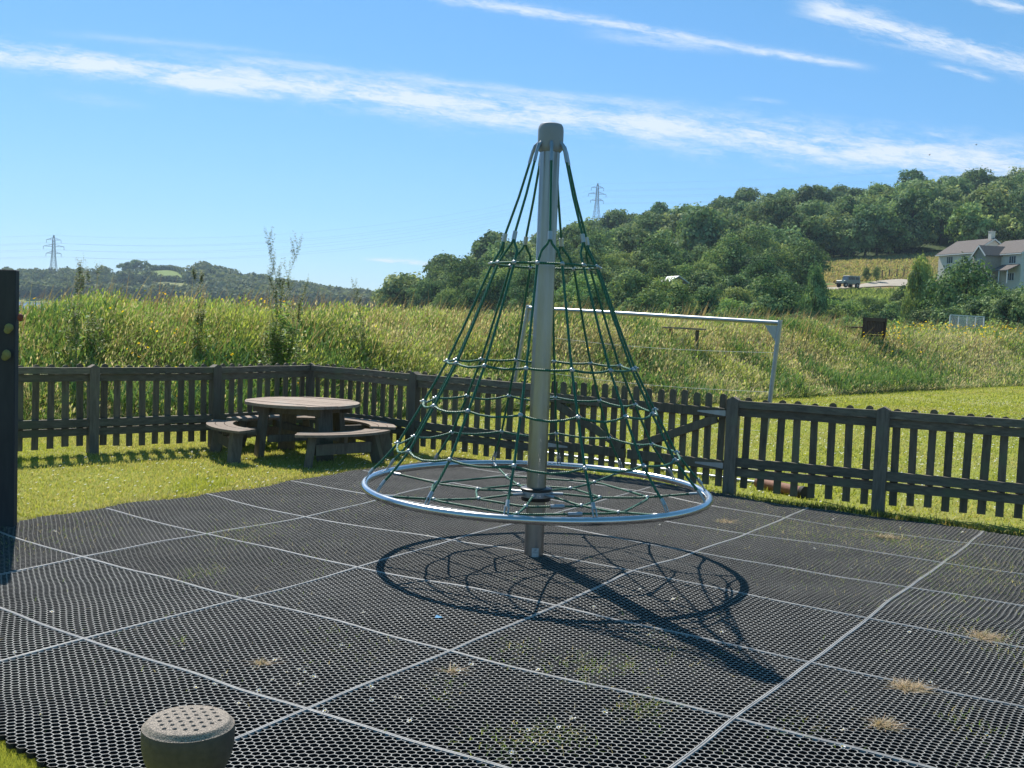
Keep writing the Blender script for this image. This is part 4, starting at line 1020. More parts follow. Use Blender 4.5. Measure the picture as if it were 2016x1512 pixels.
def make_tree(name, seed, H, rx, nl, leafs, lobes, label, cat, group=None, tint=(1, 1, 1), trunk=True, crown_from=.22, ragged=.25):
    root = thing(name, (0, 0, -500), label, cat, group)
    rz = H*(1-crown_from)/2; zc = H*crown_from+rz
    c = crown_mesh('crown', seed, rx, rz, nl, leafs, lobes, tint, zc, ragged); c.parent = root
    if trunk:
        rs = random.Random(seed); t = MB(); r0 = H*.022
        t.tube([(0, 0, -.6), (r0*.3, 0, H*crown_from), (0, r0, H*.55), (r0, 0, H*.8)], [r0*1.2, r0, r0*.6, r0*.2], 7)
        for k in range(6):
            a = rs.uniform(0, 6.28); z = H*rs.uniform(crown_from*.8, .55); e = rx*.7
            t.tube([(0, 0, z), (math.cos(a)*e*.5, math.sin(a)*e*.5, z+H*.12), (math.cos(a)*e, math.sin(a)*e, z+H*.22)], [r0*.5, r0*.3, r0*.1], 5)
        t.build('trunk', M['bark'], root, local=True)
    return root
GW = 'broadleaf trees of the wood covering the hillside'
LW = 'rounded green broadleaf tree crowded into the wood on the hillside'
protos = [make_tree('woodland_tree', 100+k, (11, 9.5, 12, 10, 13, 9)[k], (5.4, 4.9, 5.2, 5.8, 4.8, 5.0)[k], 4600, .62, (58, 48, 64, 54, 60, 50)[k], LW, 'tree', GW, crown_from=.06,
                    tint=((1, 1, 1), (1.1, 1.1, .95), (.9, .95, 1.1), (1.15, 1.12, 1.25), (.8, .9, .95), (1.2, 1.2, 1.0))[k]) for k in range(6)]
used = [False]*6
def put(protos_i, loc, s, rz, label=None, group=None):
    o = protos[protos_i] if not used[protos_i] else clone(protos[protos_i]); used[protos_i] = True
    o.location = loc; o.rotation_euler = (0, 0, rz); o.scale = (s, s, s*random.uniform(.9, 1.1))
    if label: o['label'] = label
    return o
spots = []; tries = 0; rt_ = random.Random(3)
rows = np.concatenate([np.arange(198, 262, 9.5), np.arange(262, 350, 10.5)])
for Y in rows:
    t = -.105
    while t < .525:
        yj = Y+rt_.uniform(-4, 4); tj = t+rt_.uniform(-.008, .008)
        t += (9.2 if Y < 240 else 10.2)/Y
        if .262 < tj < .53 and yj < 221: continue        # the field and the houses stay open
        if tj < -.02 and yj < 215: pass
        if tj < -.04 and yj > 280: continue
        if .26 < tj and yj < 232 and False: continue
        spots.append((tj*yj, yj))
for k_ in range(11): yj = 219+rt_.uniform(-2, 3); spots.insert(0, ((.262+.011*k_)*yj, yj))
if len(spots) > 297: spots = [spots[i] for i in sorted(rt_.sample(range(len(spots)), 297))]
for (x, y) in spots:
    put(rt_.randrange(6), (x, y, float(hillz(x, y))-.8), rt_.uniform(.8, 1.22), rt_.uniform(0, 6.28))
print('woodland trees', len(spots))
# nearer belt of trees and shrubs along the foot of the hill
near_p = [make_tree('broadleaf_tree', 200+k, (9, 7, 8)[k], (4.0, 3.6, 3.3)[k], 8500, .30, (52, 44, 50)[k], 'dark green tree', 'tree', tint=((.85, .95, .9), (1.05, 1.1, .85), (.75, .85, .85))[k], crown_from=.08) for k in range(3)]
shr_p = [make_tree('shrub', 300+k, (3.2, 2.6)[k], (2.3, 2.2)[k], 4500, .19, (30, 26)[k], 'shrub', 'shrub', tint=((.95, 1.05, .9), (1.2, 1.3, .9))[k], crown_from=.0, trunk=False) for k in range(2)]
u2 = {}
def put2(p, loc, s, label, group=None, sz=None):
    o = p if p.name not in u2 else clone(p); u2[p.name] = 1
    o.location = loc; o.rotation_euler = (0, 0, random.uniform(0, 6.28)); o.scale = (s, s, sz or s)
    o['label'] = label
    if group: o['group'] = group
    return o
GB = 'dark trees along the foot of the wooded hill'
bl_ = []
def belt(px, Y, k, s, lab=None, dz=-.4, sz=None):
    p = onhill(px, Y); p.z += dz; put2(near_p[k], p, s, lab or 'dark broadleaf tree in the dense belt at the foot of the wooded hill', None if lab else GB, sz)
rb = random.Random(5)
for px in range(835, 1560, 34): belt(px+rb.uniform(-9, 9), 175+rb.uniform(-8, 12), rb.randrange(3), rb.uniform(.95, 1.25))
for px in range(880, 1600, 46): belt(px+rb.uniform(-9, 9), 158+rb.uniform(-5, 5), rb.randrange(3), rb.uniform(.9, 1.15))
for px in range(1040, 1500, 50): belt(px+rb.uniform(-12, 12), 138+rb.uniform(-6, 6), rb.randrange(3), rb.uniform(.75, 1.0))
for px in (1150, 1240, 1310, 1385, 1450, 1500): belt(px, 118+rb.uniform(-5, 5), rb.randrange(3), rb.uniform(.75, .95))
belt(1325, 108, 1, .42, 'bright yellow green bush below the wood beside the small white roof')
belt(1440, 104, 1, .7, 'silvery green rounded tree above the goal crossbar')
belt(1515, 98, 0, .82, 'large rounded tree above the right goal post')
belt(1600, 105, 0, .38, 'tall narrow tree standing at the left end of the tan field', sz=.98)
belt(1562, 92, 2, .5, 'dark bush just right of the right goal post top')
belt(1628, 88, 1, .5, 'mid green tree behind and left of the dark slatted bench')
belt(1680, 86, 2, .42, 'low dark tree straight behind the dark slatted bench')
belt(1808, 100, 1, .5, 'tallest tree of the garden group, its pale crown against the tan field', sz=1.42)
belt(1822, 92, 2, .62, 'dark ivy covered tree below the tallest garden tree')
belt(1862, 98, 2, .8, 'dark tree in front of the left house wall')
belt(1898, 95, 0, .92, 'tree covering the lower front of the left house', sz=1.05)
belt(1870, 84, 2, .62, 'lower dark tree left of the glass screen')
belt(1930, 88, 2, .75, 'dark tree behind the right end of the glass screen')
belt(1956, 90, 0, .68, 'small tree below the porch of the right house', sz=.74)
belt(2010, 90, 1, .62, 'yellowish tree at the right edge below the right house')
belt(1990, 80, 2, .62, 'dark shrub tree at the right edge near the glass screen', sz=.78)
belt(2045, 84, 0, .8, 'broad tree just outside the right edge of the garden')
GS = 'shrubs along the back of the meadow'
def shrub(px, Y, k, s, lab=None, sz=None):
    p = onhill(px, Y) if Y > 63 else atY(px, 640, Y)
    if Y <= 63: p.z = float(groundz(p.x, p.y))
    p.z -= .2; put2(shr_p[k], p, s, lab or 'green shrub in the low row between the meadow and the tree belt', None if lab else GS, sz)
for px in range(1480, 2060, 30):
    if 1860 < px < 1945: continue
    shrub(px+rb.uniform(-8, 8), 66+rb.uniform(-2, 8), rb.randrange(2), rb.uniform(.7, 1.05))
for px in range(1625, 1800, 22): shrub(px, 122+rb.uniform(-4, 6), rb.randrange(2), rb.uniform(.9, 1.4))
for px in range(1645, 1780, 30): shrub(px+rb.uniform(-6, 6), 138+rb.uniform(-5, 6), 1, rb.uniform(.6, 1.0))
for px in (1835, 1862, 1893, 1925): belt(px, 108+rb.uniform(-5, 5), rb.randrange(3), rb.uniform(.55, .75))
for px in range(1640, 1800, 26): shrub(px, 112+rb.uniform(-4, 6), rb.randrange(2), rb.uniform(.75, 1.0))
for px in range(960, 1480, 60): shrub(px+rb.uniform(-8, 8), 100+rb.uniform(-4, 4), rb.randrange(2), rb.uniform(1.0, 1.5))
for px in range(900, 2000, 45):
    if 1600 < px < 1790: continue
    shrub(px+rb.uniform(-8, 8), 128+rb.uniform(-4, 10), 0, rb.uniform(1.2, 1.7))
shrub(1985, 62, 1, .85, 'olive brown feathery bush at the right of the glass screen', 1.0)
shrub(1950, 140, 0, .75, 'clipped round bush left of the pair beside the porch'); shrub(1972, 138, 0, .7, 'clipped round bush nearest the right house corner')
for px, lab in ((1711, 'left one of two small saplings on the field edge'), (1723, 'right one of two small saplings on the field edge')):
    s_ = put2(near_p[0], onhill(px-(4 if px < 1715 else -4), 178), .2, lab, sz=.3)
def hill_grass():
    n = 60000; t = .24+rng.random(n)*.24; Y = 110+rng.random(n)*108; X = t*Y; k = ~((Y > 168) & (Y < 180) & (t > .27)); X = X[k]; Y = Y[k]; n = len(X); low = Y < 168
    c = np.where(low[:, None], palette(n, [(.2, .28, .08), (.3, .36, .12), (.12, .18, .06)], [3, 2, 2]), palette(n, [(.36, .29, .16), (.33, .34, .14), (.26, .31, .1)], [3, 2, 1]))
    tag(blades('hill_grass', X, Y, hillz(X, Y)-.05, .35+.7*rng.random(n)*np.where(low, 1, .6), np.full(n, .3), (.1, 0), c*.9, c*1.1, M['blade'], 2, .9), 'rough green and tan grass of the sloping field below the wood', 'field grass', kind='stuff')
hill_grass()
# ------------------------------------------------------------------ houses
def house(px, Y, base_z, rz, W, Dp, eave, apex, label, wing=False):
    p = atY(px, 560, Y); p.z = base_z
    root = thing('house', p, label, 'house', rz=rz)
    w = W/2; B = lambda: MB()
    # local frame: gable faces -y, ridge runs along y from 0 (near) to Dp
    wl = MB(); wl.add([(-w, 0, -2), (w, 0, -2), (w, 0, eave), (0, 0, apex), (-w, 0, eave), (-w, Dp, -2), (w, Dp, -2), (w, Dp, eave), (0, Dp, apex), (-w, Dp, eave)],
                      [(0, 1, 2, 3, 4), (9, 8, 7, 6, 5), (0, 4, 9, 5), (1, 6, 7, 2)]); wl.build('wall', M['render'], root, local=True)
    ov = .35; sl = (apex-eave)/w; rf = MB(); t = .16
    for s in (-1, 1):
        a = [(0, -ov, apex+.05), (s*(w+ov), -ov, eave-sl*ov+.05), (s*(w+ov), Dp+ov, eave-sl*ov+.05), (0, Dp+ov, apex+.05)]
        rf.add(a+[(x, y, z+t) for x, y, z in a], [(0, 1, 2, 3), (7, 6, 5, 4), (0, 4, 5, 1), (1, 5, 6, 2), (2, 6, 7, 3), (3, 7, 4, 0)])
    r_ = rf.build('roof', M['slate'], root, local=True)
    for s in (-1, 1):
        bb = MB(); bb.beam((0, -ov-.03, apex+.02), (s*(w+ov), -ov-.03, eave-sl*ov+.02), .05, .22); bb.build('bargeboard', M['renderw'], root, local=True)
    gt = MB(); gt.beam((-w-ov-.06, -ov, eave-sl*ov+.03), (-w-ov-.06, Dp+ov, eave-sl*ov+.03), .12, .16); gt.build('gutter', M['renderw'], root, local=True)
    ch = MB(); ch.box((0, .5, apex+.55), (.75, .75, 1.5)); ch.box((0, .5, apex+1.33), (.85, .85, .12)); c_ = ch.build('chimney', M['render'], r_, local=True)
    cp_ = MB(); cp_.lathe([(.12, apex+1.39), (.1, apex+1.75)], (0, .5, 0), 10); cp_.build('chimney_pot', M['slate'], r_, local=True)
    def win(y, z, ww, hh, n, side=-1):
        f = MB(); x = side*(w+.03)
        f.box((x, y, z+hh/2+.04), (.08, ww+.16, .08)); f.box((x, y, z-hh/2-.05), (.14, ww+.2, .1))
        for k in range(n+1): f.box((x, y-ww/2+ww*k/n, z), (.08, .07, hh))
        o = f.build('window', M['renderw'], root, local=True); g = MB(); g.box((side*(w+.02), y, z), (.03, ww-.05, hh-.02)); g.build('pane', M['glass'], o, local=True)
    win(2.0, eave-1.05, 1.5, 1.1, 3); win(5.9, eave-1.05, 1.6, 1.1, 3)
    if wing: win(2.2, 1.1, 1.6, 1.1, 3)
    return root
hA = house(1950, 162, 9.9, R(14), 7.4, 9.0, 4.6, 6.9, 'left pale rendered house with a brown gabled roof and central chimney')
hB = house(2046, 152, 9.2, R(14), 7.0, 8.0, 4.8, 7.0, 'right grey rendered house at the right edge with a porch and projecting gabled wing', True)
def wing(root):
    w = 3.5; wl = MB(); x0 = -w-2.9; ya, yb = 4.6, 7.4; ym = (ya+yb)/2
    wl.add([(x0, ya, -2), (x0, yb, -2), (x0, yb, 4.6), (x0, ym, 5.9), (x0, ya, 4.6), (-w+.1, ya, -2), (-w+.1, yb, -2), (-w+.1, yb, 4.6), (-w+.1, ym, 5.9), (-w+.1, ya, 4.6)], [(4, 3, 2, 1, 0), (5, 9, 4, 0), (1, 2, 7, 6), (4, 9, 8, 3), (2, 3, 8, 7)])
    wl.build('wing_wall', M['stonew'], root, local=True)
    rf = MB()
    for y_ in (ya-.3, yb+.3):
        zz = 4.6-.28; a = [(x0-.3, ym, 5.95), (x0-.3, y_, zz), (-w+1.8, y_, zz), (-w+1.8, ym, 5.95)]
        rf.add(a+[(x, y, z+.14) for x, y, z in a], [(0, 1, 2, 3), (7, 6, 5, 4), (0, 4, 5, 1), (1, 5, 6, 2), (2, 6, 7, 3), (3, 7, 4, 0)])
    rf.build('wing_roof', M['slate'], root, local=True)
    bb = MB(); bb.beam((x0-.33, ym, 5.95), (x0-.33, ya-.3, 4.3), .05, .2); bb.beam((x0-.33, ym, 5.95), (x0-.33, yb+.3, 4.3), .05, .2); bb.build('bargeboard', M['renderw'], root, local=True)
    f = MB(); 
    for k in range(3): f.box((x0-.03, ym-.5+.5*k, 3.2), (.08, .07, 1.3))
    f.box((x0-.03, ym, 3.88), (.08, 1.1, .08)); f.box((x0-.04, ym, 2.52), (.12, 1.2, .08)); o = f.build('window', M['renderw'], root, local=True)
    g = MB(); g.box((x0-.02, ym, 3.2), (.03, 1.0, 1.25)); g.build('pane', M['glass'], o, local=True)
    pr = MB(); a = [(-w, .3, 2.9), (-w-2.2, .3, 1.9), (-w-2.2, 4.3, 1.9), (-w, 4.3, 2.9)]
    pr.add(a+[(x, y, z+.12) for x, y, z in a], [(0, 1, 2, 3), (7, 6, 5, 4), (0, 4, 5, 1), (1, 5, 6, 2), (2, 6, 7, 3), (3, 7, 4, 0)]); pr.build('porch_roof', M['slate'], root, local=True)
    for y in (.4, 2.3, 4.2): pp = MB(); pp.box((-w-2.1, y, .9), (.12, .12, 2.0)); pp.build('porch_post', M['renderw'], root, local=True)
    an = MB(); an.tube([(-.8, 1.0, 6.6), (-.8, 1.0, 9.3)], .03, 5); an.tube([(-1.4, 1.0, 9.0), (-.2, 1.0, 9.1)], .025, 5); an.build('aerial', M['pylon'], root, local=True)
wing(hB)
hA.scale = (.92, .92, .92); hB.scale = (.92, .92, .92)
p = onhill(1322, 128); sh = thing('shed', p, 'small white roofed shed half hidden in the dark trees above the goal', 'shed', rz=.3)
m_ = MB(); m_.box((0, 0, 2.2), (2.2, 2.6, 5.4)); m_.build('wall', M['stonew'], sh, local=True); m_ = MB()
for s in (-1, 1):
    a = [(0, -1.6, 5.7), (s*1.4, -1.6, 4.9), (s*1.4, 1.6, 4.9), (0, 1.6, 5.7)]; m_.add(a+[(x, y, z+.1) for x, y, z in a], [(0, 1, 2, 3), (7, 6, 5, 4), (0, 4, 5, 1), (1, 5, 6, 2), (2, 6, 7, 3), (3, 7, 4, 0)])
m_.build('roof', M['renderw'], sh, local=True)

# ------------------------------------------------------------------ off road vehicle on the track
def vehicle():
    p = onhill(1671, 171.5, .18); root = thing('off_road_car', p, 'boxy grey green off road car with a pale bonnet parked on the hillside track', 'car', rz=R(205))
    # local: front towards +x
    b = MB(); b.box((-.2, 0, .85), (3.3, 1.6, .55), None, .06); b.build('body', M['carpaint'], root, local=True)
    b = MB(); b.box((1.55, 0, .88), (.9, 1.35, .5), None, .08); b.build('bonnet', M['canvas'], root, local=True)
    b = MB(); b.add([(-1.8, -.75, 1.12), (.75, -.75, 1.12), (.45, -.7, 1.85), (-1.75, -.7, 1.85), (-1.8, .75, 1.12), (.75, .75, 1.12), (.45, .7, 1.85), (-1.75, .7, 1.85)],
                    [(0, 1, 2, 3), (7, 6, 5, 4), (0, 4, 5, 1), (1, 5, 6, 2), (2, 6, 7, 3), (3, 7, 4, 0)]); cb = b.build('cabin', M['carpaint'], root, local=True)
    b = MB(); b.box((-.65, 0, 1.9), (2.3, 1.5, .08), None, .03); b.build('roof', M['canvas'], root, local=True)
    for s in (-1, 1):
        for x in (-1.2, -.35, .3): g = MB(); g.box((x, s*.735, 1.5), (.6, .04, .45)); g.build('side_window', M['glass'], root, local=True)
        for x in (-1.15, 1.25):
            w = MB(); w.tube([(x, s*.66, .4), (x, s*.9, .4)], .4, 20); wo = w.build('wheel', M['tyre'], root, local=True); h = MB(); h.tube([(x, s*.89, .4), (x, s*.915, .4)], .2, 14); h.build('hub', M['galv'], wo, local=True)
        h = MB(); h.tube([(2.0, s*.5, .95), (2.03, s*.5, .95)], .11, 12); h.build('headlight', M['clear'], root, local=True)
    g = MB(); g.add([(.78, -.62, 1.2), (.78, .62, 1.2), (.52, .58, 1.78), (.52, -.58, 1.78)], [(0, 1, 2, 3)]); g.build('windscreen', M['glass'], root, local=True)
    b = MB(); b.box((2.05, 0, .6), (.12, 1.6, .18), None, .03); b.build('bumper', M['tyre'], root, local=True)
vehicle()
for nm, px in (('a', 1738), ('b', 1752), ('c', 1767), ('d', 1781)):
    q = onhill(px, 182); m_ = MB(); m_.box((0, 0, .7), (.14, .14, 1.6)); o = m_.build('fence_post', M['bark']); o.location = q; tag(o, 'thin dark post of the field fence above the track', 'fence post', 'posts of the field fence')

# ------------------------------------------------------------------ bench, plank bench and glass screen on the bank
def bench():
    p = atY(1716, 690, 34.0)
    p.z = 1.06; root = thing('park_bench', p, 'dark slatted wooden bench seen from behind on the bank crest', 'bench', rz=R(42)); root.scale = (1.1, 1.1, 1.1)
    # local: width along x, seat faces +y
    L = 1.25
    for x in (-L/2+.04, L/2-.04):
        for y, h in ((0, .92), (.5, .62)):
            b = MB(); b.beam((x, y, -.3), (x, y-(.06 if y == 0 else 0), h), .07, .07); b.build('leg', M['teak'], root, local=True)
        b = MB(); b.box((x, .25, .645), (.08, .58, .05), None, .01); b.build('armrest', M['teak'], root, local=True)
        b = MB(); b.box((x, .25, .18), (.05, .44, .06)); b.build('side_rail', M['teak'], root, local=True)
    st = MB()
    for k in range(5): st.box((0, .06+.1*k, .43), (L-.16, .075, .03))
    st.build('seat', M['teak'], root, local=True)
    bk = MB(); bk.box((0, -.05, .89), (L+.04, .05, .10)); bk.box((0, -.02, .50), (L-.1, .045, .07))
    for k in range(13): bk.box((-L/2+.1+k*(L-.2)/12, -.035, .69), (.055, .022, .34))
    bk.build('backrest', M['teak'], root, local=True)
bench()
def plank():
    a = atY(1310, 643, 25.4); b = atY(1384, 647, 25.8); c = (a+b)/2
    root = thing('plank_bench', Vector((c.x, c.y, float(groundz(c.x, c.y)))), 'low pale plank bench half hidden in the grass behind the goal crossbar', 'bench')
    m_ = MB(); m_.beam(a-Vector((0, 0, .02)), b-Vector((0, 0, .02)), .3, .04, .005); m_.build('seat', M['tablewood'], root)
    for t in (.15, .85):
        q = a.lerp(b, t); g = Vector((q.x, q.y, float(groundz(q.x, q.y))-.1)); m_ = MB(); m_.beam(q-Vector((0, 0, .045)), g, .08, .08); m_.build('leg', M['tableleg'], root)
plank()
def screen():
    a = atY(1871, 620, 57); b = atY(1938, 620, 59); H = 1.15; c = a.copy(); c.z -= H
    root = thing('glass_screen', c, 'white framed glass screen of four panes on a pale ledge at the right', 'screen')
    d = (b-a); dz = Vector((0, 0, H))
    b.z = a.z; d = b-a
    m_ = MB(); m_.beam(a, b, .06, .06); m_.build('top_bar', M['renderw'], root)
    for k in range(5):
        q = a+d*(k/4); m_ = MB(); m_.beam(q-Vector((0, 0, .032)), q-Vector((0, 0, .98)), .055, .055); m_.build('upright', M['renderw'], root)
        if k < 4: q2 = a+d*((k+1)/4); e = d.normalized()*.035; n_ = MB(); n_.beam(q.lerp(q2, .03)-Vector((0, 0, .5)), q.lerp(q2, .97)-Vector((0, 0, .5)), .012, .9); n_.build('pane', M['clear'], root)
    m_ = MB(); m_.beam(a-Vector((0, 0, 1.05))-d*.02, b-Vector((0, 0, 1.05))+d*.05, .5, .12); m_.build('ledge', M['stonew'], root)
    m_ = MB(); q = a+d*.25; m_.box((q.x, q.y, q.z-1.9), (.6, .3, 1.55)); m_.build('pier', M['stonew'], root)
screen()

# ------------------------------------------------------------------ estuary, far shore
def watermat():
    m, t, b = newmat('estuary_water'); tc = t.new('ShaderNodeTexCoord'); mp = t.new('ShaderNodeMapping'); t.l.new(tc.outputs['Object'], mp.inputs[0]); mp.inputs['Scale'].default_value = (.6, 1.2, 1)
    n = t.noise(mp.outputs[0], 1.0, 6, .65); b.inputs['Base Color'].default_value = (.12, .16, .18, 1); b.inputs['Roughness'].default_value = .12; b.inputs['Specular IOR Level'].default_value = .6
    bp = t.new('ShaderNodeBump'); bp.inputs['Strength'].default_value = .35; bp.inputs['Distance'].default_value = .3; t.l.new(n, bp.inputs['Height']); t.l.new(bp.outputs[0], b.inputs['Normal']); return m
M['water'] = watermat()
wm = MB(); wm.add([(-1500, 12, -1.0), (60, 12, -1.0), (60, 1500, -1.0), (-1500, 1500, -1.0)], [(0, 1, 2, 3)]); tag(wm.build('water', M['water']), kind='structure')
FT = np.array([-.75, -.52, -.47, -.44, -.40, -.365, -.33, -.30, -.27, -.24, -.22, -.19, -.165, -.14, -.115, -.09, -.05, .05])
FZ = np.array([16, 16, 17, 18, 20, 26, 28.5, 27, 20, 17, 15, 11.5, 9, 8.5, 7.5, 8, 10, 12])
def farz(X, Y):
    X = np.asarray(X, float); Y = np.asarray(Y, float); th = X/Y; rg = np.interp(th, FT, FZ)
    g = smooth(640, 860, Y); back = smooth(870, 1150, Y)
    low = 3.0*smooth(645, 662, Y)
    return -1.6+low+(rg-1)*g-rg*.6*back+1.0*(vnoise(X, Y, .012, 71)-.5)*g
tt = np.linspace(-.8, .08, 120); ya = np.linspace(630, 1150, 70); TT, YY = np.meshgrid(tt, ya); XX = TT*YY; ZZ = farz(XX, YY)
i_ = np.arange(TT.size).reshape(TT.shape); Ff = np.stack([i_[:-1, :-1], i_[:-1, 1:], i_[1:, 1:], i_[1:, :-1]], -1).reshape(-1, 4)
def farmat():
    m, t, b = newmat('distant_fields'); tc = t.new('ShaderNodeTexCoord'); vo = t.new('ShaderNodeTexVoronoi'); t.l.new(tc.outputs['Object'], vo.inputs['Vector']); vo.inputs['Scale'].default_value = .011
    sp_ = t.new('ShaderNodeSeparateColor'); t.l.new(vo.outputs['Color'], sp_.inputs[0])
    c = t.ramp(sp_.outputs[0], [(.2, (.16, .23, .06)), (.5, (.22, .28, .08)), (.8, (.3, .3, .12))]); n = t.noise(tc.outputs['Object'], .2, 4, .6)
    c = t.mix(t.m('MULTIPLY', n, .4), c, (.08, .12, .03)); t.l.new(c, b.inputs['Base Color']); b.inputs['Roughness'].default_value = .95; b.inputs['Specular IOR Level'].default_value = .1; return m
tag(np_mesh('distant_hills', np.stack([XX, YY, ZZ], -1).reshape(-1, 3), Ff, farmat(), smooth=True), kind='structure')
# distant woodland and hedges on the far shore (reads as one mass)
def far_woods():
    r = np.random.default_rng(77); C = []
    def P_(px, Y): return atY(px, 590, Y).x
    for px in range(-40, 900, 5):
        # hedge along the shore
        for Y, s, pr in ((664, 5, .85), (690, 5, .4)):
            if r.random() < pr: C.append((P_(px+r.uniform(-3, 3), Y+r.uniform(-6, 6)), Y, s*r.uniform(.7, 1.2)))
    # woods: right of the field, left around the pylon
    for px, w, y0, y1, n in ((545, 150, 700, 860, 260), (700, 130, 690, 860, 230), (90, 80, 760, 860, 70), (165, 50, 790, 850, 34), (60, 60, 700, 740, 24), (330, 110, 685, 700, 60), (430, 60, 735, 790, 26), (240, 60, 745, 765, 18)):
        for _ in range(n):
            Y = r.uniform(y0, y1); C.append((P_(px+r.uniform(-w, w), Y), Y, r.uniform(3, 5.2) if px < 400 else r.uniform(4, 6.5)))
    # hedge lines across the hill fields
    for k in range(42): t = k/41; Y = 800+15*t; C.append((P_(225+150*t, Y), 790+45*math.sin(t*3), 1.5+r.random()))
    for k in range(46): t = k/45; C.append((P_(180+200*t, 780), 762, 1.8+r.random()))
    C = np.array(C); n = len(C); per = 90; V = []; base = []
    nl = n*per; k = np.repeat(np.arange(n), per); d = r.normal(size=(nl, 3)); d /= np.linalg.norm(d, axis=1, keepdims=True)
    s = C[k, 2]; P = np.stack([C[k, 0], C[k, 1], farz(C[k, 0], C[k, 1])+s*.8], -1)+d*s[:, None]*np.array([1, 1, .9])*(.75+.3*r.random((nl, 1)))
    nrm = d+r.normal(0, .5, (nl, 3)); nrm /= np.linalg.norm(nrm, axis=1, keepdims=True); a = np.cross(nrm, r.normal(size=(nl, 3))); a /= np.linalg.norm(a, axis=1, keepdims=True); b = np.cross(nrm, a); z = (s*.28)[:, None]
    q = np.stack([P-a*z, P+b*z*.7, P+a*z, P-b*z*.7], 1).reshape(-1, 3); c = np.array([.12, .17, .08])*(.7+.6*r.random((nl, 1)))
    tag(np_mesh('distant_woodland', q, np.arange(nl*4).reshape(-1, 4), M['leaf'], np.repeat(c, 4, 0)), 'far off woods and hedges on the hills across the estuary', 'woodland', kind='stuff')
far_woods()
hp = make_tree('hilltop_tree', 401, 13, 8.5, 1500, 1.5, 14, 'wide flat tree of the clump crowning the distant field hill', 'tree', 'trees crowning the distant field hill', crown_from=.1)
for k, (px, s) in enumerate(((243, .8), (252, .55), (266, .95), (276, .9), (290, .6), (303, .5))):
    o = hp if k == 0 else clone(hp); q = atY(px, 560, 852); o['label'] = ('leftmost tree', 'small tree second from the left', 'tall tree third from the left', 'tall tree fourth from the left', 'small tree second from the right', 'rightmost small tree')[k]+' of the clump crowning the distant field hill'; o.location = (q.x, 852, float(farz(q.x, 852))-1); o.scale = (s, s, s*.8); o.rotation_euler = (0, 0, k*1.3)

# ------------------------------------------------------------------ pylons and cables
def pylon(px, ytop, Y, H, label, rz=0.0):
    t = atY(px, ytop, Y); base = Vector((t.x, Y, t.z-H)); root = thing('pylon', base, label, 'pylon', rz=rz)
    sg = MB(); lv = [0, .12, .24, .36, .46, .55, .62, .69, .76, .83, .9, 1.0]
    def hw(t): return np.interp(t, [0, .36, .6, .9, 1], [3.4, 1.9, 1.15, .8, .25])
    cs = lambda t: [Vector((sx*hw(t), sy*hw(t), H*t)) for sx, sy in ((-1, -1), (1, -1), (1, 1), (-1, 1))]
    for t0, t1 in zip(lv[:-1], lv[1:]):
        a = cs(t0); b = cs(t1)
        for k in range(4):
            k2 = (k+1) % 4; sg.tube([a[k], b[k]], .16, 4); sg.tube([a[k], b[k2]], .08, 4); sg.tube([a[k2], b[k]], .08, 4); sg.tube([b[k], b[k2]], .07, 4)
    sg.build('lattice_mast', M['pylon'], root, local=True)
    tips = []
    for (tz, w) in ((.61, 5.6), (.76, 7.6), (.90, 5.4)):
        for s in (-1, 1):
            am = MB(); e = Vector((s*w, 0, H*tz)); h = hw(tz)
            for sy in (-1, 1):
                am.tube([Vector((s*h, sy*h, H*tz-.1)), e], .11, 4); am.tube([Vector((s*h, sy*h, H*tz+1.6)), e], .1, 4)
                for f in (.33, .66):
                    p0 = Vector((s*h, sy*h, H*tz-.1)).lerp(e, f); p1 = Vector((s*h, sy*h, H*tz+1.6)).lerp(e, f); am.tube([p0, p1], .06, 4)
            a_ = am.build('crossarm', M['pylon'], root, local=True); i2 = MB(); i2.tube([e, e-Vector((0, 0, 2.4))], .16, 6); i2.build('insulator', M['capgrey'], a_, local=True)
            tips.append((s, tz, root.location+Matrix.Rotation(rz, 3, 'Z') @ (e-Vector((0, 0, 2.4)))))
    tips.append((0, 1, root.location+Vector((0, 0, H)))); return tips
tl = pylon(106, 463, 820, 36, 'faint grey pylon on the distant hill at the far left', .15)
tm = pylon(1177, 361, 880, 36, 'grey lattice pylon rising behind the wooded ridge', .25)
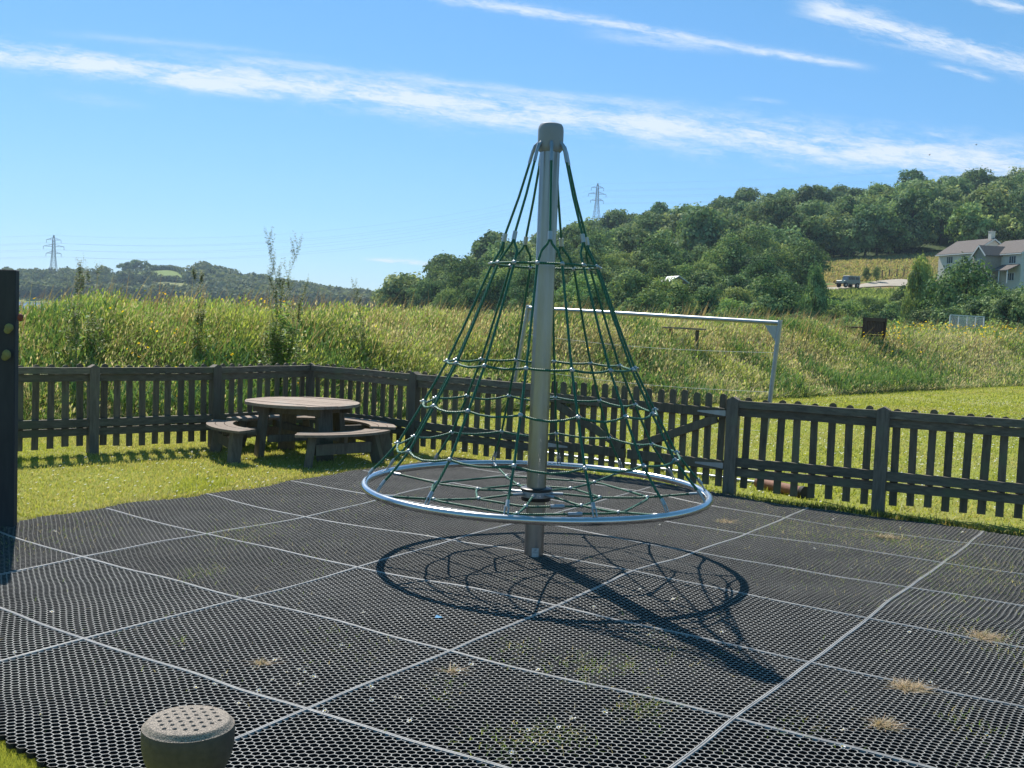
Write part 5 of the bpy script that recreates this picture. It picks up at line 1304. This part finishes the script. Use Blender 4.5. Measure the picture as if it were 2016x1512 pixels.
def cable(a, b, sag, lab):
    pts = [a.lerp(b, k/40)-Vector((0, 0, sag*4*(k/40)*(1-k/40))) for k in range(41)]
    r_ = MB(); r_.tube(pts, .035, 4); o = r_.build('power_cable', M['pylon']); tag(o, lab, 'power cable', 'power cables between the pylons')
for (s, t, p), (_, _, q) in zip(tl, tm): cable(p, q, 17, 'faint power cable sagging between the two pylons')
for (s, t, p) in tm: cable(p, p+Vector((520, -160, 40)), 9, 'faint power cable running right from the ridge pylon')
for (s, t, p) in tl: cable(p, p+Vector((-420, -60, 0)), 10, 'faint power cable running left from the distant pylon')
# two birds high at the right
for px, py, lab in ((1922, 285, 'tiny dark bird in the sky at the right, the higher one'), (1830, 305, 'tiny dark bird in the sky at the right, the lower one')):
    q = atY(px, py, 90); b = MB(); b.ball((0, 0, 0), .09, 8, 6, (1.6, .8, .8)); b.add([(-.05, 0, .03), (.06, 0, .03), (.02, .36, .12), (-.06, .34, .12)], [(0, 1, 2, 3)]); b.add([(-.05, 0, .03), (.06, 0, .03), (.02, -.36, .12), (-.06, -.34, .12)], [(3, 2, 1, 0)])
    b.add([(-.15, .03, 0), (-.15, -.03, 0), (-.28, -.06, .01), (-.28, .06, .01)], [(0, 1, 2, 3)]); o = b.build('bird', M['blackplastic'], None); o.location = q; o.scale = (.5, .5, .5); tag(o, lab, 'bird')

# ------------------------------------------------------------------ haze
def haze():
    m = bpy.data.materials.new('haze_air'); m.use_nodes = True; t = NT(m.node_tree); t.n.clear()
    out = t.new('ShaderNodeOutputMaterial'); v = t.new('ShaderNodeVolumePrincipled')
    v.inputs['Color'].default_value = (.62, .8, 1, 1); v.inputs['Density'].default_value = .00019; v.inputs['Anisotropy'].default_value = .2
    t.l.new(v.outputs[0], out.inputs['Volume'])
    b = MB(); b.box((-20, 560, 66), (2320, 1240, 142)); o = b.build('haze', m); tag(o, kind='stuff'); tag(o, 'thin blue haze hanging in the air towards the distant hills', 'haze')
haze()
sc.render.engine = 'CYCLES'
sc.cycles.volume_bounces = 0; sc.cycles.max_bounces = 7; sc.cycles.transparent_max_bounces = 8; sc.cycles.diffuse_bounces = 3
print('objects', len(bpy.data.objects))
